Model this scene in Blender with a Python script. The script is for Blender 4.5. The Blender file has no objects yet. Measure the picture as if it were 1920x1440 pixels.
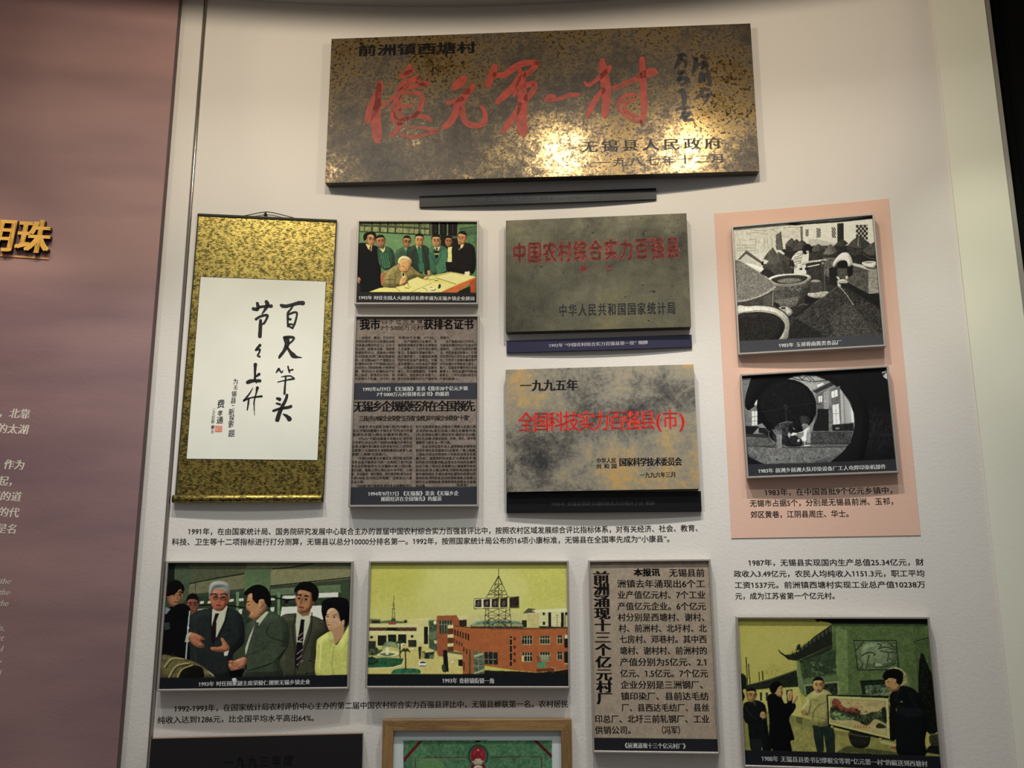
# Curved exhibition wall with plaques, framed prints and a hanging scroll.
import bpy, bmesh, math, random
import numpy as np
from mathutils import Matrix, Vector

SC = bpy.context.scene
COL = SC.collection
random.seed(7)
RNG = np.random.RandomState(11)

# ---------------------------------------------------------------- camera
FPX, TH, RO = 1783.17, 0.2187587, 0.0034894          # focal length in pixels of the 1920 frame, pitch, roll
RW, X0, D0, EYE = 4.84132, -0.2244707, 2.6, 1.5      # wall radius, x of its apex, its distance, eye height
cam_d = bpy.data.cameras.new('camera'); cam = bpy.data.objects.new('camera', cam_d); COL.objects.link(cam)
cam_d.sensor_width = 36; cam_d.lens = FPX / 1920 * 36; cam_d.clip_start = 0.05; cam_d.clip_end = 60
_r = Vector((math.cos(RO), math.sin(RO) * math.sin(TH), -math.sin(RO) * math.cos(TH)))
_u = Vector((math.sin(RO), -math.sin(TH) * math.cos(RO), math.cos(TH) * math.cos(RO)))
_f = Vector((0, math.cos(TH), math.sin(TH)))
cam.matrix_world = Matrix(((_r.x, _u.x, -_f.x, 0), (_r.y, _u.y, -_f.y, 0), (_r.z, _u.z, -_f.z, EYE), (0, 0, 0, 1)))
SC.camera = cam

# ---------------------------------------------------------------- world, exposure, lamps
SC.view_settings.view_transform = 'Standard'
SC.view_settings.look = 'None'
SC.view_settings.gamma = 1.0
SC.view_settings.use_curve_mapping = False
SC.view_settings.exposure = 0.18
w = bpy.data.worlds.new('world'); SC.world = w; w.use_nodes = True
w.node_tree.nodes['Background'].inputs['Color'].default_value = (0.58, 0.57, 0.57, 1)
w.node_tree.nodes['Background'].inputs['Strength'].default_value = 0.30


def wall_pt(a, z, d=0.0):
    """point at arc angle a, height z above the eye, d in front of the curved wall"""
    return Vector((X0 + (RW - d) * math.sin(a), D0 - RW + (RW - d) * math.cos(a), z + EYE))


def spot(name, a, d, z, ta, tz, watts, size, blend, col, rad=0.02):
    l = bpy.data.lights.new(name, 'SPOT'); l.energy = watts; l.spot_size = math.radians(size); l.spot_blend = blend
    l.color = col; l.shadow_soft_size = rad
    o = bpy.data.objects.new(name, l); COL.objects.link(o); o.location = wall_pt(a, z, d)
    o.rotation_euler = (wall_pt(ta, tz) - o.location).to_track_quat('-Z', 'Y').to_euler()
    return o


WARM = (1.0, 0.88, 0.73); NEUT = (1.0, 0.94, 0.86); COOL = (0.93, 1.0, 0.92)
# lighting track close above the wall: wide wash and a narrow beam aimed low from each head
for a, k, sp, bm in ((-0.215, 0.40, 1.0, 0.95), (-0.125, 0.85, 1.75, 1.0), (-0.045, 1.05, 0.8, 1.1), (0.085, 1.5, 0.62, 1.5), (0.18, 1.45, 0.9, 1.45), (0.27, 0.58, 1.0, 0.65)):
    spot('track_spot_spill', a, 0.70, 1.54, a, 1.54, 4.6 * k * sp, 120, 0.12, (1.0, 0.87, 0.68), 0.02)
    spot('track_spot', a, 0.70, 1.54, a, 0.5, 3.6 * k, 110, 0.8, (1.0, 0.88, 0.70), 0.018)
    spot('track_spot_beam', a, 0.70, 1.54, a, -0.28, 25 * bm, 58, 1.0, (1.0, 0.985, 0.96), 0.018)
# added fill spots out in the room, lifting the lower wall and its shadows
for a in (-0.20, 0.05, 0.29):
    spot('room_fill_spot', a, 1.75, 2.0, a * 0.9, -0.4, 26, 80, 1.0, (0.90, 1.0, 0.97), 0.06)
spot('pillar_fill_spot', 0.325, 0.9, 1.50, 0.311, 0.80, 9, 34, 0.9, (0.97, 1.0, 0.84), 0.03)  # extra cool lamp added to brighten the right pillar
# the lamps of the panel on the left
spot('panel_spot', -0.27, 0.75, 1.50, -0.275, 0.55, 13, 52, 0.8, (1.0, 0.72, 0.55), 0.03)

# ---------------------------------------------------------------- helpers
def px_ray(x, y):
    xr = (x - 960) / FPX; zr = (720 - y) / FPX
    xx = xr * math.cos(RO) + zr * math.sin(RO); zc = -xr * math.sin(RO) + zr * math.cos(RO)
    return Vector((xx, math.cos(TH) - zc * math.sin(TH), math.sin(TH) + zc * math.cos(TH)))


def cyl(x, y, d=0.0):
    """measured photograph point -> (arc angle, height above eye) on the curved wall"""
    D = px_ray(x, y); R = RW - d; cx, cy = X0, D0 - RW
    A = D.x * D.x + D.y * D.y; B = -2 * (D.x * cx + D.y * cy); C = cx * cx + cy * cy - R * R
    t = (-B + math.sqrt(B * B - 4 * A * C)) / 2 / A
    return math.atan2(D.x * t - cx, D.y * t - cy), D.z * t


class Board:
    """a flat plane hung on the wall: local x along it, local y up, local z out of the wall"""
    def __init__(s, a, z, w, h, roll, dy, d):
        s.w, s.h, s.d = w, h, d
        sag = w * w / 8 / RW
        n = Vector((-math.sin(a + dy), -math.cos(a + dy), 0)); t = Vector((math.cos(a + dy), -math.sin(a + dy), 0)); up = Vector((0, 0, 1))
        s.T = t * math.cos(roll) + up * math.sin(roll); s.U = -t * math.sin(roll) + up * math.cos(roll); s.N = n
        s.c = wall_pt(a, z) + n * sag
        m = Matrix.Identity(4)
        for i, v in enumerate((s.T, s.U, s.N)):
            for k in range(3): m[k][i] = v[k]
        m.translation = s.c
        s.M = m

    def loc(s, x, y, off):
        """photograph point -> local (u, v) on the plane at height off above the back"""
        D = px_ray(x, y); O = Vector((0, 0, EYE)); P = s.c + s.N * off
        t = (P - O).dot(s.N) / D.dot(s.N); Q = O + D * t - P
        return Q.dot(s.T), Q.dot(s.U)


def board_px(tl, tr, h, d):
    """a board from its measured top corners"""
    m = ((tl[0] + tr[0]) / 2, (tl[1] + tr[1]) / 2); a, z = cyl(*m, d)
    b = Board(a, z, 0.4, h, 0, 0, d)
    for _ in range(3):
        p, q = b.loc(*tl, d), b.loc(*tr, d)
        w = math.hypot(q[0] - p[0], q[1] - p[1]); roll = math.atan2(q[1] - p[1], q[0] - p[0])
        b = Board(a, z - h / 2, w, h, 0, 0, d); p, q = b.loc(*tl, d), b.loc(*tr, d)
        roll = math.atan2(q[1] - p[1], q[0] - p[0]); mu = (p[0] + q[0]) / 2; mv = (p[1] + q[1]) / 2
        a += mu / RW; z += mv - h / 2
        b = Board(a, z - h / 2, w, h, roll, 0, d)
    return b


def link(name, me, mat, parent=None):
    if mat is not None and not me.materials: me.materials.append(mat)
    o = bpy.data.objects.new(name, me); COL.objects.link(o)
    if parent is not None: o.parent = parent
    return o


def mesh(name, V, Fc, mat, parent=None, smooth=False):
    me = bpy.data.meshes.new(name); me.from_pydata([tuple(v) for v in V], [], [tuple(f) for f in Fc]); me.update()
    if smooth:
        me.polygons.foreach_set('use_smooth', [True] * len(me.polygons))
    return link(name, me, mat, parent)


def thing(name, label, cat, M, group=None):
    o = bpy.data.objects.new(name, None); COL.objects.link(o); o.matrix_world = M; o.empty_display_size = 0.05
    o['label'] = label; o['category'] = cat
    if group: o['group'] = group
    return o


def tag(o, label, cat, group=None):
    o['label'] = label; o['category'] = cat
    if group: o['group'] = group
    return o


def struct(o, label=None):
    o['kind'] = 'structure'
    if label: o['label'] = label
    return o


def bm_box(bm, x0, x1, y0, y1, z0, z1):
    vs = [bm.verts.new(p) for p in ((x0, y0, z0), (x1, y0, z0), (x1, y1, z0), (x0, y1, z0), (x0, y0, z1), (x1, y0, z1), (x1, y1, z1), (x0, y1, z1))]
    for f in ((3, 2, 1, 0), (4, 5, 6, 7), (0, 1, 5, 4), (1, 2, 6, 5), (2, 3, 7, 6), (3, 0, 4, 7)): bm.faces.new([vs[i] for i in f])


def box(name, x0, x1, y0, y1, z0, z1, mat, parent=None, bev=0.0):
    bm = bmesh.new(); bm_box(bm, x0, x1, y0, y1, z0, z1)
    if bev: bmesh.ops.bevel(bm, geom=bm.edges[:], offset=bev, segments=2, affect='EDGES', profile=0.6)
    me = bpy.data.meshes.new(name); bm.to_mesh(me); bm.free()
    return link(name, me, mat, parent)


# ---------------------------------------------------------------- materials
def mat_new(name):
    m = bpy.data.materials.new(name); m.use_nodes = True; nt = m.node_tree
    return m, nt, nt.nodes['Principled BSDF']


def srgb(h):
    h = h.lstrip('#'); c = [int(h[i:i + 2], 16) / 255 for i in (0, 2, 4)]
    return [x / 12.92 if x <= 0.04045 else ((x + 0.055) / 1.055) ** 2.4 for x in c]


def simple(name, col, rough=0.5, metal=0.0, noise=0.0, nscale=200, bump=0.0, spec=0.5):
    m, nt, b = mat_new(name)
    b.inputs['Roughness'].default_value = rough; b.inputs['Metallic'].default_value = metal
    b.inputs['Specular IOR Level'].default_value = spec
    tc = nt.nodes.new('ShaderNodeTexCoord'); nz = nt.nodes.new('ShaderNodeTexNoise'); nz.inputs['Scale'].default_value = nscale; nz.inputs['Detail'].default_value = 5
    nt.links.new(tc.outputs['Object'], nz.inputs['Vector'])
    rp = nt.nodes.new('ShaderNodeMapRange'); rp.inputs['From Min'].default_value = 0.3; rp.inputs['From Max'].default_value = 0.7
    rp.inputs['To Min'].default_value = 1 - noise; rp.inputs['To Max'].default_value = 1 + noise
    nt.links.new(nz.outputs['Fac'], rp.inputs['Value'])
    mx = nt.nodes.new('ShaderNodeMix'); mx.data_type = 'RGBA'; mx.blend_type = 'MULTIPLY'; mx.inputs['Factor'].default_value = 1
    mx.inputs['A'].default_value = (*col, 1); nt.links.new(rp.outputs['Result'], mx.inputs['B'])
    nt.links.new(mx.outputs['Result'], b.inputs['Base Color'])
    if bump:
        bp = nt.nodes.new('ShaderNodeBump'); bp.inputs['Strength'].default_value = bump; bp.inputs['Distance'].default_value = 0.002
        nt.links.new(nz.outputs['Fac'], bp.inputs['Height']); nt.links.new(bp.outputs['Normal'], b.inputs['Normal'])
    return m


def wall_mat(name, col, col2, rough=0.75, bump=0.35, big=0.6, stretch=(1, 1, 1)):
    m, nt, b = mat_new(name); b.inputs['Roughness'].default_value = rough; b.inputs['Specular IOR Level'].default_value = 0.25
    tc = nt.nodes.new('ShaderNodeTexCoord'); mp = nt.nodes.new('ShaderNodeMapping'); mp.inputs['Scale'].default_value = stretch
    nt.links.new(tc.outputs['Object'], mp.inputs['Vector'])
    n1 = nt.nodes.new('ShaderNodeTexNoise'); n1.inputs['Scale'].default_value = big; n1.inputs['Detail'].default_value = 4
    n2 = nt.nodes.new('ShaderNodeTexNoise'); n2.inputs['Scale'].default_value = 120; n2.inputs['Detail'].default_value = 6; n2.inputs['Roughness'].default_value = 0.65
    nt.links.new(mp.outputs['Vector'], n1.inputs['Vector']); nt.links.new(tc.outputs['Object'], n2.inputs['Vector'])
    cr = nt.nodes.new('ShaderNodeValToRGB'); cr.color_ramp.elements[0].position = 0.35; cr.color_ramp.elements[1].position = 0.65
    cr.color_ramp.elements[0].color = (*col, 1); cr.color_ramp.elements[1].color = (*col2, 1)
    nt.links.new(n1.outputs['Fac'], cr.inputs['Fac']); nt.links.new(cr.outputs['Color'], b.inputs['Base Color'])
    bp = nt.nodes.new('ShaderNodeBump'); bp.inputs['Strength'].default_value = bump; bp.inputs['Distance'].default_value = 0.0012
    nt.links.new(n2.outputs['Fac'], bp.inputs['Height']); nt.links.new(bp.outputs['Normal'], b.inputs['Normal'])
    return m


def patina(name, stops, scale, fine, metal, r0, r1, bump=0.3, stretch=(1, 1, 1), det=9, coarse=None, dist=0.4, spots=None, mmask=None):
    """aged metal: colour patches from layered noise, roughness and fine relief following them"""
    m, nt, b = mat_new(name); N = nt.nodes.new; Lk = nt.links.new
    tc = N('ShaderNodeTexCoord'); mp = N('ShaderNodeMapping'); mp.inputs['Scale'].default_value = stretch; Lk(tc.outputs['Object'], mp.inputs['Vector'])
    n1 = N('ShaderNodeTexNoise'); n1.inputs['Scale'].default_value = scale; n1.inputs['Detail'].default_value = det; n1.inputs['Roughness'].default_value = 0.72; n1.inputs['Distortion'].default_value = dist
    n2 = N('ShaderNodeTexNoise'); n2.inputs['Scale'].default_value = fine; n2.inputs['Detail'].default_value = 6; n2.inputs['Roughness'].default_value = 0.8
    for n in (n1, n2): Lk(mp.outputs['Vector'], n.inputs['Vector'])
    mx = N('ShaderNodeMix'); mx.data_type = 'FLOAT'; mx.inputs['Factor'].default_value = 0.42
    Lk(n1.outputs['Fac'], mx.inputs['A']); Lk(n2.outputs['Fac'], mx.inputs['B'])
    val = mx.outputs['Result']
    if coarse:
        n3 = N('ShaderNodeTexNoise'); n3.inputs['Scale'].default_value = coarse; n3.inputs['Detail'].default_value = 3; Lk(mp.outputs['Vector'], n3.inputs['Vector'])
        m3 = N('ShaderNodeMix'); m3.data_type = 'FLOAT'; m3.inputs['Factor'].default_value = 0.45
        Lk(val, m3.inputs['A']); Lk(n3.outputs['Fac'], m3.inputs['B']); val = m3.outputs['Result']
    cr = N('ShaderNodeValToRGB'); e = cr.color_ramp.elements
    while len(e) < len(stops): e.new(0.5)
    for k, (p, c) in enumerate(stops): e[k].position = p; e[k].color = (*srgb(c), 1)
    Lk(val, cr.inputs['Fac']); colo = cr.outputs['Color']
    if spots:
        v = N('ShaderNodeTexNoise'); v.inputs['Scale'].default_value = spots[0]; v.inputs['Detail'].default_value = 4; Lk(mp.outputs['Vector'], v.inputs['Vector'])
        mr = N('ShaderNodeMapRange'); mr.inputs['From Min'].default_value = spots[1]; mr.inputs['From Max'].default_value = spots[1] + 0.03; Lk(v.outputs['Fac'], mr.inputs['Value'])
        mc = N('ShaderNodeMix'); mc.data_type = 'RGBA'; Lk(mr.outputs['Result'], mc.inputs['Factor']); Lk(colo, mc.inputs['A']); mc.inputs['B'].default_value = (*srgb(spots[2]), 1); colo = mc.outputs['Result']
    Lk(colo, b.inputs['Base Color'])
    rr = N('ShaderNodeMapRange'); rr.inputs['From Min'].default_value = 0.4; rr.inputs['From Max'].default_value = 0.6
    rr.inputs['To Min'].default_value = r1; rr.inputs['To Max'].default_value = r0; Lk(val, rr.inputs['Value']); Lk(rr.outputs['Result'], b.inputs['Roughness'])
    b.inputs['Metallic'].default_value = metal
    if mmask:
        mm = N('ShaderNodeMapRange'); mm.inputs['From Min'].default_value = mmask[0]; mm.inputs['From Max'].default_value = mmask[1]; mm.inputs['To Min'].default_value = mmask[2]; mm.inputs['To Max'].default_value = metal
        Lk(val, mm.inputs['Value']); Lk(mm.outputs['Result'], b.inputs['Metallic']); rr.inputs['From Min'].default_value = mmask[0]; rr.inputs['From Max'].default_value = mmask[1]
    bp = N('ShaderNodeBump'); bp.inputs['Strength'].default_value = bump; bp.inputs['Distance'].default_value = 0.001
    Lk(mx.outputs['Result'], bp.inputs['Height']); Lk(bp.outputs['Normal'], b.inputs['Normal'])
    return m


def print_mat(name, rough=0.45, spec=0.3):
    m, nt, b = mat_new(name); b.inputs['Roughness'].default_value = rough; b.inputs['Specular IOR Level'].default_value = spec
    at = nt.nodes.new('ShaderNodeAttribute'); at.attribute_name = 'ink'; nt.links.new(at.outputs['Color'], b.inputs['Base Color'])
    return m


M_FRAME = simple('frame_metal', srgb('#a39c94'), 0.42, 0.35, 0.06, 90)
M_PRINT = print_mat('photographic_print', 0.5, 0.08)
M_NEWS = print_mat('newsprint', 0.7, 0.08)
M_WHITE = simple('white_ink', srgb('#e4e4e0'), 0.6)
M_GREYINK = simple('dim_grey_ink', srgb('#4a4a50'), 0.6)
M_PALEINK = simple('pale_ink', srgb('#cbc3c8'), 0.6)
M_INK = simple('black_ink', srgb('#17130f'), 0.55, spec=0.3)
M_NEWSINK = simple('newspaper_ink', srgb('#120e0b'), 0.7, spec=0.2)
M_RED = simple('red_paint', srgb('#8e3020'), 0.55, 0.0, 0.3, 45, 0.2)
M_REDW = patina('worn_red_paint', [(0.40, '#33261b'), (0.47, '#7a2a1c'), (0.56, '#a23220'), (0.7, '#b83c26')], 90, 320, 0.1, 0.5, 0.6, 0.1)
M_REDB = simple('bright_red_paint', srgb('#e0382a'), 0.5, 0.0, 0.10, 60)
M_BLACKP = simple('black_paint', srgb('#0d0b0c'), 0.4)
M_BLACKW = patina('worn_black_paint', [(0.36, '#4a3e28'), (0.45, '#171313'), (0.7, '#0d0b0c')], 110, 400, 0.1, 0.4, 0.5, 0.1)
M_ACRYL = simple('black_acrylic', srgb('#0b0b0e'), 0.42, spec=0.25)
M_ACRYLB = simple('navy_acrylic', srgb('#24223c'), 0.4, spec=0.3)
M_GOLD = simple('gold_lettering', srgb('#e2b04a'), 0.45, 0.25, 0.05, 30)
M_GOLDS = simple('bronze_sides', srgb('#3c2418'), 0.5, 0.2)
M_CREAM = simple('cream_ink', srgb('#e6dccb'), 0.6)

# ---------------------------------------------------------------- lettering
_fc = bpy.data.curves.new('glyph', 'FONT'); _fc.resolution_u = 3
_fo = bpy.data.objects.new('glyph', _fc); COL.objects.link(_fo)
GL = {}


def _gm(body):
    _fc.body = body
    me = bpy.data.meshes.new_from_object(_fo.evaluated_get(bpy.context.evaluated_depsgraph_get()))
    n = len(me.vertices); co = np.zeros(n * 3); me.vertices.foreach_get('co', co); co = co.reshape(-1, 3)[:, :2]
    fs = [tuple(p.vertices) for p in me.polygons]; bpy.data.meshes.remove(me)
    return co, fs


def glyph(ch):
    if ch in GL: return GL[ch]
    if ch in ' \u3000': GL[ch] = (np.zeros((0, 2)), [], 1.0 if ch != ' ' else 0.35); return GL[ch]
    co, fs = _gm(ch)
    if ord(ch) > 0x2e00: adv = 1.0
    else:
        c2, _ = _gm(ch + ch); adv = c2[:, 0].max() - co[:, 0].max()
    if ch == '1':                                   # give the figure its flag
        k = len(co); co = np.vstack([co, [[0.20, 0.682], [0.05, 0.60], [0.05, 0.52], [0.20, 0.585]]]); fs = fs + [(k, k + 1, k + 2, k + 3)]
    GL[ch] = (co, fs, adv)
    return GL[ch]


def line_geo(txt, width, em, bold=0.0, boldy=0.0, fixed=False, sxmax=1.25, ital=0.0, wide=None):
    """2D letters from x=0 to x=width, vertical centre at 0"""
    adv = [glyph(c)[2] for c in txt]
    if fixed: adv = [1.0] * len(txt)
    tot = sum(adv); unit = width / tot; sx = min(unit, em * sxmax) if wide is None else wide * em
    V, Fc, x, n = [], [], 0.0, 0
    offs = [(0, 0)] if bold == 0 and boldy == 0 else [(-bold, -boldy), (bold, boldy)] if boldy == 0 or bold == 0 else [(-bold, -boldy), (bold, -boldy), (bold, boldy), (-bold, boldy)]
    if bold > 0.028: offs = offs + [(0, 0)]
    for c, ad in zip(txt, adv):
        co, fs, a0 = glyph(c)
        if len(co):
            for (ox, oy) in offs:
                p = np.empty_like(co); p[:, 0] = x + ad * unit / 2 + (co[:, 0] - a0 / 2 + ox) * sx; p[:, 1] = (co[:, 1] - 0.36 + oy) * em
                p[:, 0] += p[:, 1] * ital
                V.append(p); Fc += [tuple(i + n for i in f) for f in fs]; n += len(p)
        x += ad * unit
    return (np.vstack(V) if V else np.zeros((0, 2))), Fc


class Geo:
    """collects flat local geometry; every line of writing or brushed character becomes one mesh"""
    def __init__(s): s.C = []
    def add(s, V, Fc): s.C.append((np.asarray(V, float), Fc))
    def build(s, name, mat, parent, z):
        for V, F in s.C:
            if not len(V): continue
            c = (V.min(0) + V.max(0)) / 2
            o = mesh(name, [(p[0] - c[0], p[1] - c[1], 0) for p in V], F, mat, parent); o.location = (c[0], c[1], z)


def text_on(geo, bd, off, crop, txt, xa, ya, xb, yb, h, **kw):
    """one line of writing on a board; crop=(scale, ox, oy) of the close-up it was measured in"""
    k, ox, oy = crop; P = lambda x, y: bd.loc(ox + x / k, oy + y / k, off)
    a, b = np.array(P(xa, ya)), np.array(P(xb, yb)); c = np.array(P((xa + xb) / 2, (ya + yb) / 2 + h)); c0 = (a + b) / 2
    L = np.linalg.norm(b - a); H = np.linalg.norm(c - c0); em = H / 0.88
    V, Fc = line_geo(txt, L, em, **kw)
    t = (b - a) / L; n = np.array([-t[1], t[0]])
    geo.add(a + V[:, :1] * t + V[:, 1:] * n, Fc)


def wall_text(geo, txt, xa, ya, xb, yb, h, d=0.0, **kw):
    """one line of writing on the curved wall, kept as (arc length, height)"""
    a, b = cyl(xa, ya, d), cyl(xb, yb, d); m = ((xa + xb) / 2, (ya + yb) / 2)
    H = abs(cyl(m[0], m[1] + h, d)[1] - cyl(*m, d)[1]); em = H / 0.88
    a = np.array([a[0] * RW, a[1]]); b = np.array([b[0] * RW, b[1]]); L = np.linalg.norm(b - a)
    V, Fc = line_geo(txt, L, em, **kw); t = (b - a) / L; n = np.array([-t[1], t[0]])
    geo.add(a + V[:, :1] * t + V[:, 1:] * n, Fc)


def wall_build(geo, name, mat, d, label, cat, lift=0.0006):
    A = np.vstack([v for v, _ in geo.C]); c = A.mean(0); o = wall_pt(c[0] / RW, c[1], d)
    t_ = thing(name, label, cat, Matrix.Translation(o))
    for V, F in geo.C: mesh('text_line', [wall_pt(p[0] / RW, p[1], d + lift) - o for p in V], F, mat, t_)
    return t_


def smooth_path(pts, sub=5, closed=False):
    P = np.asarray(pts, float); n = len(P); out = []
    if n < 3 and not closed: 
        return np.array([P[0] + (P[-1] - P[0]) * t for t in np.linspace(0, 1, sub + 1)])
    rng = range(n) if closed else range(n - 1)
    for i in rng:
        if closed: p0, p1, p2, p3 = P[i - 1], P[i], P[(i + 1) % n], P[(i + 2) % n]
        else: p0, p1, p2, p3 = P[max(i - 1, 0)], P[i], P[i + 1], P[min(i + 2, n - 1)]
        for t in np.arange(sub) / sub:
            out.append(0.5 * ((2 * p1) + (-p0 + p2) * t + (2 * p0 - 5 * p1 + 4 * p2 - p3) * t * t + (-p0 + 3 * p1 - 3 * p2 + p3) * t ** 3))
    if not closed: out.append(P[-1])
    return np.array(out)


def brush(geo, bd, off, crop, data, jit=0.6, ws=1.0):
    """brush strokes 'x y halfwidth ...' separated by ';' as flat ribbons with round ends"""
    k, ox, oy = crop; AV, AF = [], []
    for st in data.split(';'):
        v = [float(q) for q in st.split()]
        if len(v) < 6: continue
        P = smooth_path(np.array(v).reshape(-1, 3), 6); P[:, 2] *= ws; n = len(P)
        d = np.gradient(P[:, :2], axis=0); d /= np.linalg.norm(d, axis=1)[:, None] + 1e-9; nn = np.stack([-d[:, 1], d[:, 0]], 1)
        wl = np.maximum(P[:, 2] + RNG.uniform(-jit, jit, n), 0.6); wr = np.maximum(P[:, 2] + RNG.uniform(-jit, jit, n), 0.6)
        Lf = P[:, :2] + nn * wl[:, None]; Rt = P[:, :2] - nn * wr[:, None]
        pts = list(Lf) + list(Rt); Fc = [(i, i + 1, n + i + 1, n + i) for i in range(n - 1)]
        for c, dd, wv, li, ri in ((P[0, :2], -d[0], P[0, 2], 0, n), (P[-1, :2], d[-1], P[-1, 2], n - 1, 2 * n - 1)):
            base = len(pts); arc = []
            sd = nn[0] if li == 0 else nn[-1]
            for t in (0.25, 0.5, 0.75): pts.append(c + (sd * math.cos(t * math.pi) + dd * math.sin(t * math.pi) * 0.8) * max(wv, 0.6))
            Fc.append((li, base, base + 1, base + 2, ri))
        AF += [tuple(i + len(AV) for i in f) for f in Fc]; AV += [bd.loc(ox + p[0] / k, oy + p[1] / k, off) for p in pts]
    geo.add(AV, AF)


# ---------------------------------------------------------------- printed pictures (ink colours on a fine vertex grid)
def vnoise(h, w_, cell):
    gh, gw = int(h / cell) + 3, int(w_ / cell) + 3; g = RNG.rand(gh, gw)
    yy = np.arange(h) / cell; xx = np.arange(w_) / cell; y0 = yy.astype(int); x0 = xx.astype(int)
    fy = (yy - y0)[:, None]; fx = (xx - x0)[None]; fy = fy * fy * (3 - 2 * fy); fx = fx * fx * (3 - 2 * fx)
    a = g[y0][:, x0]; b = g[y0][:, x0 + 1]; c = g[y0 + 1][:, x0]; d = g[y0 + 1][:, x0 + 1]
    return a * (1 - fy) * (1 - fx) + b * (1 - fy) * fx + c * fy * (1 - fx) + d * fy * fx


def bblur(B, r):
    for ax in (0, 1):
        C = np.cumsum(np.pad(B, [(r + 1, r) if q == ax else (0, 0) for q in (0, 1)], mode='edge'), ax)
        B = (C[2 * r + 1:] - C[:-2 * r - 1] if ax == 0 else C[:, 2 * r + 1:] - C[:, :-2 * r - 1]) / (2 * r + 1)
    return B


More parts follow.
